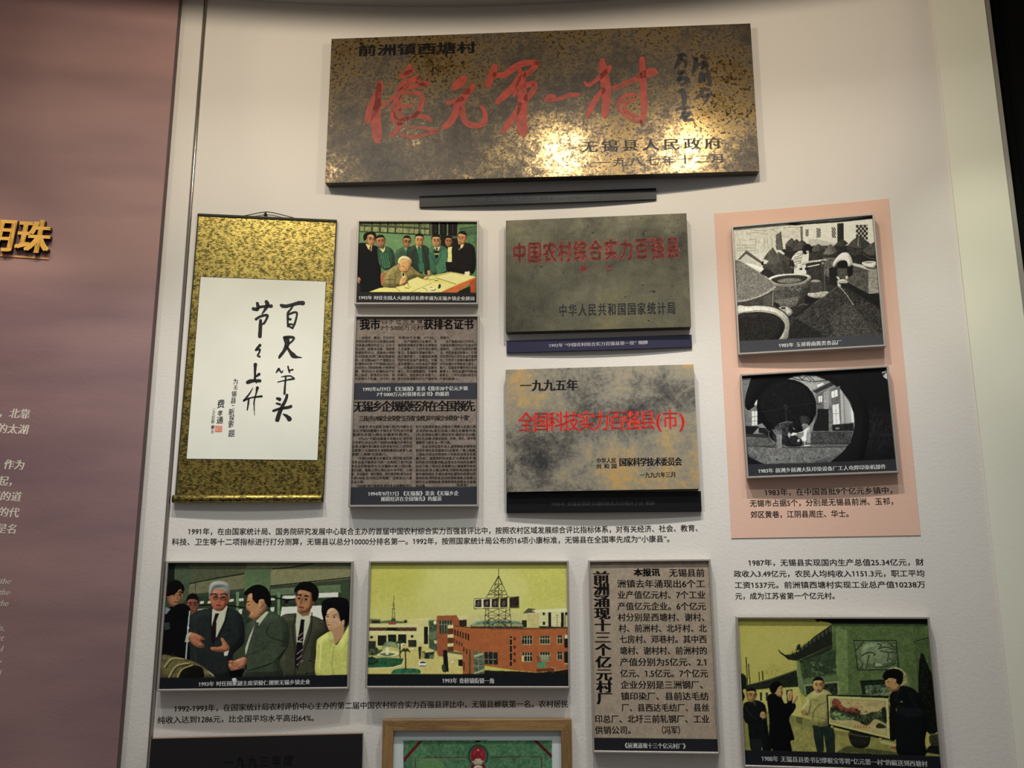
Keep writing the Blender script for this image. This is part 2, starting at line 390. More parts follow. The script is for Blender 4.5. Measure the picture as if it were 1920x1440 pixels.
class Paint:
    SS = 2
    def __init__(s, bd, off, rect, crop, step=0.0014, base='#808080'):
        s.bd, s.off, s.crop = bd, off, crop; s.u0, s.u1, s.v0, s.v1 = rect
        s.nx = int((s.u1 - s.u0) / step) + 1; s.ny = int((s.v1 - s.v0) / step) + 1
        s.W, s.H = s.nx * s.SS, s.ny * s.SS
        s.im = np.tile(s.hx(base), (s.H, s.W, 1)).astype(np.float32)
        k = 100.0; a = s.pt(0, 0); b = s.pt(k, 0); s.pxs = math.hypot(b[0] - a[0], b[1] - a[1]) / k
        s.grain = vnoise(s.H, s.W, 1.6); s.mot = vnoise(s.H, s.W, 5) * 0.6 + vnoise(s.H, s.W, 14) * 0.4

    def hx(s, c):
        if isinstance(c, str): c = c.lstrip('#'); return np.array([int(c[i:i + 2], 16) for i in (0, 2, 4)]) / 255.0
        return np.array(c)

    def pt(s, x, y):
        k, ox, oy = s.crop; u, v = s.bd.loc(ox + x / k, oy + y / k, s.off)
        return ((u - s.u0) / (s.u1 - s.u0) * s.W, (s.v1 - v) / (s.v1 - s.v0) * s.H)

    def parse(s, d):
        if isinstance(d, str):
            v = [float(q) for q in d.split()]; d = list(zip(v[::2], v[1::2]))
        return d

    def fill(s, Q, c, n=0.0, al=1.0, c2=None, gd=None, m=0.0, soft=0, vol=0.0):
        Q = np.asarray(Q); pad = soft * (16 if soft >= 4 else 3) + 1
        x0, x1 = int(max(0, math.floor(Q[:, 0].min()) - pad)), int(min(s.W, math.ceil(Q[:, 0].max()) + pad)); y0, y1 = int(max(0, math.floor(Q[:, 1].min()) - pad)), int(min(s.H, math.ceil(Q[:, 1].max()) + pad))
        if x1 <= x0 or y1 <= y0: return
        py = np.arange(y0, y1) + 0.5; px = np.arange(x0, x1) + 0.5; M = np.zeros((len(py), len(px)), bool)
        for i in range(len(Q)):
            xa, ya = Q[i - 1]; xb, yb = Q[i]
            if ya == yb: continue
            rows = np.where((py > min(ya, yb)) & (py <= max(ya, yb)))[0]
            if len(rows) == 0: continue
            xc = xa + (py[rows] - ya) * (xb - xa) / (yb - ya); M[rows] ^= px[None] < xc[:, None]
        A = M.astype(np.float32) * al
        if soft >= 4:
            A = bblur(bblur(A, soft * 7), soft * 7); soft = 0
        for _ in range(soft):
            B = np.pad(A, 1, mode='edge'); A = (B[:-2, 1:-1] + B[2:, 1:-1] + B[1:-1, :-2] + B[1:-1, 2:] + B[1:-1, 1:-1]) / 5
            B = np.pad(A, 1, mode='edge'); A = (B[:-2, 1:-1] + B[2:, 1:-1] + B[1:-1, :-2] + B[1:-1, 2:] + B[1:-1, 1:-1]) / 5
        col = s.hx(c)[None, None] * np.ones(M.shape + (3,))
        if c2 is not None:
            t = np.linspace(0, 1, M.shape[0] if gd != 'x' else M.shape[1]); t = t[:, None, None] if gd != 'x' else t[None, :, None]
            col = s.hx(c) * (1 - t) + s.hx(c2) * t
        f = 1 + n * (s.grain[y0:y1, x0:x1] - 0.5) * 2 + m * (s.mot[y0:y1, x0:x1] - 0.5) * 2
        if vol and min(M.shape) > 10:
            r = int(np.clip(min(M.shape) * 0.16, 3, 26)); B = bblur(M.astype(np.float32), r)
            gy, gx = np.gradient(B); f = f * (1 + vol * (np.clip((gy * 0.8 + gx * 0.6) * r, -0.5, 0.5) + 0.55 * (B - 0.85)))
        col = col * f[..., None]; R = s.im[y0:y1, x0:x1]; R[:] = R * (1 - A[..., None]) + np.clip(col, 0, 1) * A[..., None]

    def P(s, c, d, **k): s.fill([s.pt(*p) for p in s.parse(d)], c, **k)
    def S(s, c, d, **k):
        k.setdefault('vol', 0.0 if k.get('al', 1) < 1 else 0.55); s.fill(smooth_path([s.pt(*p) for p in s.parse(d)], 5, True), c, **k)
    def E(s, c, cx, cy, rx, ry, rot=0, **k):
        t = np.linspace(0, 2 * math.pi, 25)[:-1]; r = math.radians(rot)
        s.fill([s.pt(cx + rx * math.cos(q) * math.cos(r) - ry * math.sin(q) * math.sin(r), cy + rx * math.cos(q) * math.sin(r) + ry * math.sin(q) * math.cos(r)) for q in t], c, **k)
    def R(s, c, x0, y0, x1, y1, **k): s.P(c, [(x0, y0), (x1, y0), (x1, y1), (x0, y1)], **k)

    def L(s, c, w_, d, sm=True, **k):
        P = np.array(s.parse(d), float); P = smooth_path(P, 4) if sm and len(P) > 2 else P
        dd = np.gradient(P, axis=0); dd /= np.linalg.norm(dd, axis=1)[:, None] + 1e-9; nn = np.stack([-dd[:, 1], dd[:, 0]], 1) * w_ / 2
        s.fill([s.pt(*p) for p in list(P + nn) + list((P - nn)[::-1])], c, **k)

    def head(s, cx, cy, w_, h, skin='#b98a62', hair='#17130f', look=0, glasses=False, tilt=0, cut=0.30, dark='#7a4a30', ear=True, hairlow=0.0):
        """a face: skull, hair, brows, eyes, nose and mouth; look<0 turns to the left"""
        r = math.radians(tilt); ca, sa = math.cos(r), math.sin(r)
        def q(x, y): x *= w_ / 2; y *= h / 2; return (cx + x * ca - y * sa, cy + x * sa + y * ca)
        o = look * 0.28
        s.S(hair, [q(*p) for p in ((-1.06, -0.1), (-1.0, -0.75), (-0.5, -1.12), (0.2, -1.2), (0.85, -0.9), (1.08, -0.2), (1.0, 0.15), (0, 0.2), (-1.0, 0.15))])
        if ear: 
            s.S(skin, [q(*p) for p in ((-1.08, -0.1), (-0.9, -0.15), (-0.9, 0.25), (-1.0, 0.22))]); s.S(skin, [q(*p) for p in ((1.08, -0.1), (0.9, -0.15), (0.9, 0.25), (1.0, 0.22))])
        s.S(skin, [q(*p) for p in ((-0.9, -cut - 0.25), (-0.35 + o, -cut - 0.42), (0.4 + o, -cut - 0.40), (0.88, -cut - 0.2), (0.93, 0.15), (0.72, 0.65), (0.3 + o, 0.98), (-0.3 + o, 0.98), (-0.72, 0.65), (-0.93, 0.15))], m=0.10)
        sh = [q(*p) for p in (((0.45, -0.5), (0.93, -0.2), (0.9, 0.3), (0.6, 0.8), (0.3, 0.95), (0.55, 0.3)) if look <= 0 else ((-0.45, -0.5), (-0.93, -0.2), (-0.9, 0.3), (-0.6, 0.8), (-0.3, 0.95), (-0.55, 0.3)))]
        s.S(dark, sh, al=0.45, soft=1)
        for e in (-1, 1):
            s.L(hair, h * 0.055, [q(e * 0.62 + o, -0.22), q(e * 0.36 + o, -0.28), q(e * 0.16 + o, -0.2)], al=0.85)
            s.E('#1a0f0a', *q(e * 0.38 + o, -0.04), w_ * 0.085, h * 0.03, al=0.9); s.E(dark, *q(e * 0.38 + o, 0.04), w_ * 0.10, h * 0.035, al=0.4)
            if glasses:
                t = np.linspace(0, 2 * math.pi, 13); s.L('#3a2c22', h * 0.03, [q(e * 0.4 + o + 0.26 * math.cos(a_), 0.0 + 0.17 * math.sin(a_)) for a_ in t], sm=False, al=0.8)
        s.L(dark, h * 0.05, [q(0.02 + o, -0.1), q(0.12 * (1 if look >= 0 else -1) + o, 0.3), q(-0.12 + o, 0.35)], al=0.55)
        s.L('#6e2c20', h * 0.055, [q(-0.28 + o, 0.6), q(0.0 + o, 0.57), q(0.28 + o, 0.6)], al=0.8)
        s.L(dark, h * 0.04, [q(-0.15 + o, 0.75), q(0.15 + o, 0.75)], al=0.4)

    def hand(s, cx, cy, r, skin='#b98a62', rot=0, dark='#6a3c26'):
        a = math.radians(rot); ca, sa = math.cos(a), math.sin(a)
        def q(x, y): return (cx + (x * ca - y * sa) * r, cy + (x * sa + y * ca) * r)
        s.S(skin, [q(*p) for p in ((-0.6, -0.5), (0.3, -0.6), (0.6, -0.1), (0.5, 0.5), (-0.5, 0.5))], m=0.1)
        for k, (yy, ln) in enumerate(((-0.42, 1.25), (-0.14, 1.4), (0.14, 1.32), (0.40, 1.1))):
            s.L(skin, r * 0.25, [q(0.2, yy), q(0.8, yy * 1.1), q(ln, yy * 0.9 + 0.1)]); s.L(dark, r * 0.05, [q(0.3, yy + 0.13), q(1.0, yy + 0.15)], al=0.6)
        s.L(skin, r * 0.28, [q(-0.1, -0.45), q(0.35, -0.85), q(0.65, -0.95)])

    def finish(s, name, mat, parent, k=1.0, grain=0.03, sat=0.76, con=0.42, tint=(1, 1, 1)):
        im = s.im * (1 + grain * 2 * (s.grain[..., None] - 0.5))
        im = im.reshape(s.ny, s.SS, s.nx, s.SS, 3).mean((1, 3)); g_ = im.mean(-1, keepdims=True); im = g_ + (im - g_) * sat; im = np.clip(im, 0, 1); im = im * (1 - con) + con * im * im * (3 - 2 * im)
        lin = np.where(im <= 0.04045, im / 12.92, ((np.clip(im, 0, 1) + 0.055) / 1.055) ** 2.4) * k * np.array(tint)
        lin = np.clip(lin, 0.0, 0.93)
        nx, ny = s.nx, s.ny
        us = s.u0 + (np.arange(nx) + 0.5) / nx * (s.u1 - s.u0); vs = s.v1 - (np.arange(ny) + 0.5) / ny * (s.v1 - s.v0)
        us[0], us[-1], vs[0], vs[-1] = s.u0, s.u1, s.v1, s.v0
        co = np.zeros((ny, nx, 3), np.float32); co[..., 0] = us[None]; co[..., 1] = vs[:, None]; co[..., 2] = s.off
        idx = np.arange(nx * ny).reshape(ny, nx); q = np.stack([idx[1:, :-1], idx[1:, 1:], idx[:-1, 1:], idx[:-1, :-1]], -1).reshape(-1, 4)
        me = bpy.data.meshes.new(name); me.vertices.add(nx * ny); me.vertices.foreach_set('co', co.ravel())
        me.loops.add(q.size); me.loops.foreach_set('vertex_index', q.ravel().astype(np.int32)); me.polygons.add(len(q))
        me.polygons.foreach_set('loop_start', (np.arange(len(q)) * 4).astype(np.int32))
        me.update(calc_edges=True); me.validate()
        at = me.color_attributes.new('ink', 'FLOAT_COLOR', 'POINT'); c4 = np.ones((nx * ny, 4), np.float32); c4[:, :3] = lin.reshape(-1, 3); at.data.foreach_set('color', c4.ravel())
        return link(name, me, mat, parent)


# ---------------------------------------------------------------- frames
REC = 0.0078          # print lies this far behind the frame front
BARW = 0.0052


def frame_thing(name, label, cat, bd, group=None, bar=BARW, mat=None, rec=REC):
    t = thing(name, label, cat, bd.M, group); w2, h2, d = bd.w / 2, bd.h / 2, bd.d
    mat = mat or M_FRAME
    def bar_mesh(L):   # a mitred bar lying along x, outer edge at y=0, inner edge at y=-bar; profile with a small chamfer
        c = 0.0009; prof = [(0, 0), (0, d - c), (-c, d), (-bar + c, d), (-bar, d - c), (-bar, 0)]; V = []
        for sgn in (-1, 1):
            for y, z in prof: V.append((sgn * (L / 2 + y), y, z))
        n = len(prof); Fc = [(i, i + 1, n + i + 1, n + i) for i in range(n - 1)] + [tuple(range(n)), tuple(range(2 * n - 1, n - 1, -1)), (n - 1, 0, n, 2 * n - 1)]
        me = bpy.data.meshes.new('frame_bar'); me.from_pydata(V, [], Fc); me.update(); me.materials.append(mat); return me
    hor, ver = bar_mesh(bd.w), bar_mesh(bd.h)
    for me, rot, x, y in ((hor, 0, 0, h2), (hor, math.pi, 0, -h2), (ver, -math.pi / 2, w2, 0), (ver, math.pi / 2, -w2, 0)):
        o = bpy.data.objects.new('frame_bar', me); COL.objects.link(o); o.parent = t; o.location = (x, y, 0); o.rotation_euler = (0, 0, rot)
    box('backing_board', -w2 + bar, w2 - bar, -h2 + bar, h2 - bar, 0.001, d - rec - 0.0006, M_BLACKP, t)
    bd.off = d - rec; bd.rect = (-w2 + bar * 0.9, w2 - bar * 0.9, -h2 + bar * 0.9, h2 - bar * 0.9)
    return t

# ---------------------------------------------------------------- the setting
M_WALL = wall_mat('beige_wallpaper', srgb('#d8d1c9'), srgb('#dcd6ce'), 0.7, 0.65)
M_WALLR = wall_mat('pale_green_beige_paper', srgb('#e4e2cd'), srgb('#e8e6d6'), 0.7, 0.3)
M_PURPLE = wall_mat('mauve_wallpaper', srgb('#7c6264'), srgb('#a3817c'), 0.6, 0.5, 1.6, (0.5, 0.5, 2.2))
M_PURPLEE = simple('mauve_edge', srgb('#4e3a3c'), 0.6)
M_CEIL = wall_mat('grey_soffit_paint', srgb('#bdb8b0'), srgb('#c4bfb7'), 0.7, 0.1)
M_FLOOR = simple('grey_floor', srgb('#6b655f'), 0.35, 0, 0.1, 3)
M_BLACKWALL = simple('black_panelling', srgb('#050506'), 0.7, 0, 0.1, 20, spec=0.1)
M_PINK = wall_mat('salmon_panel_paper', srgb('#dbb49f'), srgb('#deb8a4'), 0.7, 0.35)
M_ALU = simple('polished_metal_bead', srgb('#b9b4ac'), 0.16, 0.95)
M_DARKLINE = simple('dark_seam', srgb('#665a52'), 0.6)
M_EDGE = simple('grey_edge_trim', srgb('#8b8577'), 0.5, 0.3)


def arc_slab(name, a0, a1, z0, z1, d, thick, mat, n=60, nz=1):
    """curved slab whose front is d in front of the wall and which is thick deep"""
    V, Fc = [], []; aa = np.linspace(a0, a1, n + 1); zz = np.linspace(z0, z1, nz + 1)
    o = wall_pt((a0 + a1) / 2, z0)
    for dd in (d, d - thick):
        for z in zz:
            for a in aa: V.append(wall_pt(a, z, dd) - o)
    m = (n + 1) * (nz + 1); I = lambda l, j, i: l * m + j * (n + 1) + i
    for j in range(nz):
        for i in range(n):
            Fc.append((I(0, j, i), I(0, j, i + 1), I(0, j + 1, i + 1), I(0, j + 1, i))); Fc.append((I(1, j, i + 1), I(1, j, i), I(1, j + 1, i), I(1, j + 1, i + 1)))
        Fc.append((I(1, j, 0), I(0, j, 0), I(0, j + 1, 0), I(1, j + 1, 0))); Fc.append((I(0, j, n), I(1, j, n), I(1, j + 1, n), I(0, j + 1, n)))
    for i in range(n):
        Fc.append((I(1, 0, i), I(1, 0, i + 1), I(0, 0, i + 1), I(0, 0, i))); Fc.append((I(0, nz, i), I(0, nz, i + 1), I(1, nz, i + 1), I(1, nz, i)))
    ob = mesh(name, V, Fc, mat); ob.location = o
    return ob


ZT = 1.765
struct(arc_slab('wall_back', -0.1695, 0.3225, -1.5, ZT, 0, 0.10, M_WALL, 160))
A_P = cyl(300, 440, 0.035)[0]
struct(arc_slab('wall_left', -0.42, A_P, -1.5, ZT, 0.035, 0.13, M_PURPLE, 60))
struct(arc_slab('trim_2', A_P, A_P + 0.0004, -1.5, ZT, 0.0335, 0.033, M_PURPLEE, 1))
struct(arc_slab('wall_right', 0.2962, 0.3235, -1.5, ZT, 0.007, 0.09, M_WALLR, 14))
struct(arc_slab('trim_3', 0.3236, 0.3262, -1.5, ZT, 0.003, 0.06, M_EDGE, 2))
bw = struct(arc_slab('wall_far_right', 0.3264, 0.46, -1.5, ZT + 0.3, -0.05, 0.05, M_BLACKWALL, 20))
for a in (0.333, 0.345, 0.358, 0.371, 0.384):
    g = arc_slab('panel_batten', a, a + 0.0018, -1.5, ZT + 0.3, -0.046, 0.0035, M_BLACKWALL, 1); mw = g.matrix_basis.copy(); g.parent = bw; g.matrix_basis = Matrix.Translation(g.location - bw.location)
# vertical bead beside the scroll: a half-round metal strip with a dark seam along it
V, Fc = [], []; a0, a1 = -0.1447, -0.1429; o = wall_pt(a0, -1.5); NS = 8
for z in (-1.5, ZT):
    for k in range(NS + 1):
        t = k / NS; V.append(wall_pt(a0 + (a1 - a0) * t, z, 0.0005 + 0.0042 * math.sin(math.pi * t)) - o)
Fc = [(i, i + 1, NS + 2 + i, NS + 1 + i) for i in range(NS)]
t1 = mesh('trim_1', V, Fc, M_ALU, smooth=True); t1.location = o; struct(t1)
sl = arc_slab('dark_seam', -0.1452, -0.14465, -1.5, ZT, 0.0012, 0.0010, M_DARKLINE, 1); sl.parent = t1; sl.location = sl.location - t1.location
# soffit over the wall and the floor below
V, Fc = [], []; aa = np.linspace(-0.42, 0.46, 60); o = wall_pt(0, ZT)
for z in (ZT, ZT + 0.05):
    for dd in (-0.1, 0.55):
        for a in aa: V.append(wall_pt(a, z, dd) - o)
n = len(aa)
for i in range(n - 1):
    Fc += [(i, i + 1, n + i + 1, n + i), (2 * n + i + 1, 2 * n + i, 3 * n + i, 3 * n + i + 1), (n + i, n + i + 1, 3 * n + i + 1, 3 * n + i)]
c = mesh('ceiling', V, Fc, M_CEIL); c.location = o; struct(c)
struct(arc_slab('added_baffle', -0.42, 0.46, 1.590, ZT, 0.50, 0.015, M_CEIL, 40))   # added out-of-view baffle, keeps the track light off the top of the wall
f = box('floor', -3.2, 3.2, -2.0, 3.2, -0.08, 0.0, M_FLOOR); struct(f)

# ---------------------------------------------------------------- boards
B = {
 'plaque1': Board(0.0639, 1.3944, 1.2372, 0.4638, -0.0029, -0.0016, 0.035),
 'scroll': Board(-0.0992, 0.6653, 0.3901, 0.7976, 0, 0, 0.012),
 'photoA': Board(-0.0092, 0.9282, 0.3484, 0.2529, -0.0019, -0.0008, 0.030),
 'newsA': Board(-0.0087, 0.5019, 0.3501, 0.5366, 0.0007, -0.0011, 0.030),
 'plaque2': Board(0.0965, 0.8851, 0.5125, 0.3329, -0.0038, 0.010, 0.030),
 'plaque3': Board(0.0966, 0.4424, 0.5144, 0.3396, 0.0027, 0.0038, 0.030),
 'photoB': Board(0.2144, 0.8204, 0.3772, 0.3719, -0.0026, 0.0261, 0.030),
 'photoC': Board(0.2148, 0.4409, 0.3781, 0.2818, 0.009, 0.0017, 0.030),
 'photoD': Board(-0.0914, -0.0719, 0.4816, 0.3247, -0.0003, -0.0012, 0.035),
 'photoE': Board(0.0224, -0.0715, 0.5289, 0.3232, -0.0025, -0.0017, 0.035),
 'newsB': Board(0.1213, -0.1493, 0.3178, 0.4794, 0.0023, -0.0026, 0.030),
 'photoF': Board(0.2139, -0.2352, 0.4648, 0.361, -0.0017, -0.0348, 0.035),
}

# salmon panel mounted on the wall behind the two black and white prints
aL, zT_ = cyl(1338.2, 398.2, 0.003); aR, _ = cyl(1665.6, 368.9, 0.003); _, zB = cyl(1372.1, 1008.3, 0.003)
pk = arc_slab('backing_panel', 0.2144 - 0.2336 / RW, 0.2144 + 0.2336 / RW, 0.6011 - 0.456, 0.6011 + 0.456, 0.002, 0.002, M_PINK, 20)
tag(pk, 'plain salmon pink panel behind the two black and white prints', 'panel')


def plaque(key, label, cat, mat, edge, bev=0.0015):
    bd = B[key]; t = thing('metal_plaque', label, cat, bd.M); w2, h2 = bd.w / 2, bd.h / 2
    box('plate', -w2, w2, -h2, h2, bd.d - 0.0022, bd.d, mat, t, 0.0006)
    box('side_casing', -w2 + 0.0006, w2 - 0.0006, -h2 + 0.0006, h2 - 0.0006, bd.d - 0.031, bd.d - 0.0022, edge, t)
    bd.off = bd.d
    return t


M_CASE = simple('dark_wood_casing', srgb('#2a231c'), 0.6, 0, 0.2, 60)
M_CASE2 = simple('olive_metal_casing', srgb('#4a4638'), 0.5, 0.3, 0.1, 60)
M_BRASS1 = patina('blotched_bronze', [(0.38, '#171411'), (0.455, '#3c3429'), (0.50, '#574a36'), (0.55, '#77623f'), (0.64, '#a48550')], 40, 190, 0.9, 0.15, 0.5, 0.4, coarse=3.0, dist=0.6, spots=(120, 0.56, '#3a3128'), mmask=(0.50, 0.60, 0.2))
M_BRASS2 = patina('greenish_bronze', [(0.36, '#1d1b16'), (0.46, '#403d30'), (0.54, '#54503f'), (0.64, '#746b4c')], 18, 260, 0.62, 0.36, 0.5, 0.4, coarse=2.6, spots=(60, 0.68, '#181512'))
M_BRASS3 = patina('mottled_bronze', [(0.40, '#252226'), (0.455, '#5a554b'), (0.505, '#857e70'), (0.555, '#9c8e72'), (0.60, '#bf985a'), (0.68, '#b08c50')], 9, 90, 0.12, 0.40, 0.55, 0.45, coarse=4.2, dist=1.4)
M_BRASS4 = patina('dark_lacquered_metal', [(0.4, '#080506'), (0.6, '#120b0c')], 7, 60, 0.0, 0.35, 0.5, 0.05)

# --- top plaque
C1, C2, C3 = (2.2857, 600, 20), (4.0, 600, 20), (3.789, 1000, 20)
t = plaque('plaque1', 'large wide blotched bronze plaque at the top with red brush characters', 'plaque', M_BRASS1, M_CASE)
bd = B['plaque1']; off = bd.off
g = Geo()
brush(g, bd, off, C2, '455 545 24 430 640 34 395 740 44 352 830 24; 440 555 20 436 680 26 420 800 36 425 900 38 432 965 32 442 985 14; 455 705 14 490 705 13 520 680 11 560 645 12 600 600 13 650 565 14;'
 '672 405 10 665 450 28 625 488 22 600 490 12; 640 470 16 700 450 14; 728 500 20 690 522 24 635 540 22 600 575 20 582 600 10; 735 505 12 752 545 16 800 548 20 815 548 12; 790 552 16 700 570 18 650 590 14 600 640 12 560 690 12 540 745 12;'
 '612 640 9 582 700 11 568 760 14 572 800 14 630 815 14 700 790 16 740 760 14; 650 622 10 720 618 14 764 642 20 762 700 20 730 765 18 700 795 12; 600 745 9 640 718 12 690 710 13; 606 690 9 598 750 11 618 800 10;'
 '548 760 18 545 800 22 590 840 24 640 815 14 700 800 12; 600 850 22 575 900 18 545 925 18 522 948 6; 742 795 16 800 800 18 835 828 12; 650 880 7 750 878 9 830 890 13 884 905 9 820 925 10 740 942 12 660 946 11 600 928 9')
brush(g, bd, off, C2, '1005 580 24 1050 540 34 1085 508 24; 1142 560 20 1130 595 26 1085 615 18; 958 694 16 1010 682 14 1065 660 18; 1110 595 22 1085 645 30 1040 700 32 1012 780 28 965 850 26 922 878 16;'
 '1068 735 24 1075 800 22 1112 850 23 1180 864 20 1232 832 21 1238 770 17 1208 715 11')
brush(g, bd, off, C2, '1312 412 20 1292 480 30 1255 560 22; 1305 480 18 1380 482 24 1440 440 25 1510 402 24 1590 388 20 1632 392 20; 1632 395 18 1585 450 22 1530 490 16; 1500 440 13 1492 500 20 1440 580 25 1380 640 28 1328 688 18;'
 '1530 470 18 1505 560 34 1520 640 36 1518 740 38 1514 830 40 1522 900 40 1530 938 16; 1545 560 22 1608 548 22 1595 610 22 1545 660 24; 1500 700 18 1468 770 22 1420 840 28 1368 908 16; 1470 600 18 1455 640 12')
brush(g, bd, off, C3, '88 640 14 118 612 20 152 612 12; 120 642 12 200 622 14 260 600 16 322 597 14')
brush(g, bd, off, C3, '490 350 16 492 390 26 500 440 30 510 510 35 520 590 34 515 670 28 510 740 24 512 758 12; 362 508 8 390 530 14 440 498 14 500 452 18 548 400 15;'
 '500 560 18 450 620 20 410 690 22 382 755 15; 560 545 5 650 505 5 745 465 6; 562 556 4 650 518 4 745 478 5; 568 570 5 660 530 5 748 492 6; 772 340 18 776 420 24 780 520 24 785 620 24 785 720 22 770 795 16; 745 465 16 800 450 28 850 435 28 880 446 10;'
 '738 600 9 675 598 13 618 638 16 604 690 11 640 735 9 700 775 10 765 790 15; 735 628 8 665 650 14 645 695 14 690 735 15 750 755 10')
g.build('brush_character', M_RED, t, off + 0.0004)
g = Geo()
brush(g, bd, off, C3, '1030 322 7 1060 312 10 1086 320 5; 1048 325 10 1028 370 12 1004 412 6; 1048 345 7 1080 365 9 1082 400 6; 1034 440 12 1076 432 9; 1058 440 8 1032 490 11; 1030 492 8 1080 480 11 1098 500 10 1050 530 6; 1034 575 6 1060 568 12 1072 620 14 1070 665 11; 1008 708 4 1060 690 9 1112 690 5;'
 '1078 700 9 1058 745 9; 1062 730 6 1112 728 8; 1045 760 7 1090 752 9; 1108 740 8 1070 775 8 1132 775 7; 1142 340 10 1160 350 8; 1160 340 9 1150 390 12 1134 438 8; 1196 325 10 1222 338 7; 1172 385 7 1220 368 11 1200 405 7 1236 388 8 1232 425 5; 1192 438 7 1184 500 11 1212 492 7; 1205 455 7 1208 480 6;'
 '1222 448 7 1218 500 6; 1242 436 9 1252 512 11 1230 522 5; 1182 575 5 1212 560 10 1252 562 7; 1202 585 8 1162 618 9; 1212 612 7 1248 598 10 1222 650 7', 1.2, 1.45)
text_on(g, bd, off, C2, '前洲镇西塘村', 280, 303, 1175, 276, 80, bold=0.035, boldy=0.02, wide=1.45)
g.build('black_lettering', M_BLACKW, t, off + 0.0004)
g = Geo()
text_on(g, bd, off, C3, '无锡县人民政府', 325, 970, 1350, 940, 78, bold=0.03, wide=1.3)
text_on(g, bd, off, C3, '一九八七年十二月', 440, 1083, 1370, 1048, 62, bold=0.025, wide=1.35)
g.build('engraved_lettering', M_BLACKW, t, off + 0.0004)


def strip(label, tl, tr, hpx, mat, crop=None, d=0.008):
    b_ = Board(*cyl((tl[0] + tr[0]) / 2, (tl[1] + tr[1]) / 2 + hpx / 2, d), 0.3, 0.05, 0, 0, d)
    p, q, r = b_.loc(*tl, d), b_.loc(*tr, d), b_.loc((tl[0] + tr[0]) / 2, (tl[1] + tr[1]) / 2 + hpx, d)
    h = (p[1] + q[1]) / 2 - r[1]
    b_ = board_px(tl, tr, h, d); b_.off = d
    t_ = thing('caption_strip', label, 'label strip', b_.M)
    box('strip', -b_.w / 2, b_.w / 2, -h / 2, h / 2, 0.0, d, mat, t_, 0.0008)
    return b_, t_


b_, t = strip('long black caption strip below the large top plaque', (786.8, 367.8), (1230, 352.5), 21, M_ACRYL)
g = Geo(); text_on(g, b_, b_.off, C1, '1987年 无锡县人民政府授予“前洲镇西塘村——亿元第一村” 之匾', 655, 810, 1208, 802, 17, bold=0.01); g.build('caption_text', M_GREYINK, t, b_.off + 0.0004)
b_, t = strip('navy caption strip below the greenish plaque', (950, 638.4), (1296.7, 627.2), 23.4, M_ACRYLB)
C5 = (4.5714, 920, 380)
g = Geo(); text_on(g, b_, b_.off, C5, '1992年 “中国农村综合实力百强县第一位” 铜牌', 498, 1226, 1348, 1198, 31, bold=0.015); g.build('caption_text', M_PALEINK, t, b_.off + 0.0004)
b_, t = strip('black caption strip below the mottled plaque', (949.5, 924), (1314, 920.5), 38, M_ACRYL, d=0.012)
C6 = (4.5714, 920, 660)
g = Geo(); text_on(g, b_, b_.off, C6, '1995年 无锡县荣获全国科技实力百强县之日 奖牌', 518, 1303, 1408, 1296, 36, bold=0.01); g.build('caption_text', M_GREYINK, t, b_.off + 0.0004)

# --- second plaque
t = plaque('plaque2', 'greenish bronze plaque with worn red characters and a navy strip below', 'plaque', M_BRASS2, M_CASE2); bd = B['plaque2']; off = bd.off
g = Geo(); text_on(g, bd, off, C5, '中国农村综合实力百强县', 182, 437, 1628, 385, 170, bold=0.05, boldy=0.03, wide=0.60)
text_on(g, bd, off, C5, '第', 765, 567, 822, 565, 56, bold=0.05, boldy=0.03); text_on(g, bd, off, C5, '1', 880, 563, 905, 562, 40, bold=0.02); text_on(g, bd, off, C5, '位', 985, 560, 1040, 558, 56, bold=0.03)
g.build('red_lettering', M_REDW, t, off + 0.0004)
g = Geo(); text_on(g, bd, off, C5, '中华人民共和国国家统计局', 578, 926, 1592, 903, 100, bold=0.05, wide=0.62); g.build('black_lettering', M_BLACKP, t, off + 0.0004)

# --- third plaque
t = plaque('plaque3', 'mottled gold and grey bronze plaque with bright red characters', 'plaque', M_BRASS3, M_CASE2); bd = B['plaque3']; off = bd.off
g = Geo(); text_on(g, bd, off, C6, '全国科技实力百强县', 240, 603, 1408, 583, 160, bold=0.04, wide=0.76); text_on(g, bd, off, C6, '(', 1408, 582, 1466, 581, 150, bold=0.03); text_on(g, bd, off, C6, '市', 1476, 581, 1602, 579, 158, bold=0.04, wide=0.76); text_on(g, bd, off, C6, ')', 1612, 579, 1670, 578, 150, bold=0.03); g.build('red_lettering', M_REDB, t, off + 0.0004)
g = Geo(); text_on(g, bd, off, C6, '一九九五年', 252, 290, 750, 284, 92, bold=0.055, wide=0.92)
text_on(g, bd, off, C6, '中华人民', 906, 932, 1076, 929, 42, bold=0.03); text_on(g, bd, off, C6, '共 和 国', 906, 981, 1082, 978, 40, bold=0.03)
text_on(g, bd, off, C6, '国家科学技术委员会', 1102, 945, 1638, 939, 68, bold=0.05, wide=0.80); text_on(g, bd, off, C6, '一九九六年三月', 1278, 1056, 1588, 1051, 44, bold=0.035)
g.build('black_lettering', M_BLACKP, t, off + 0.0004)

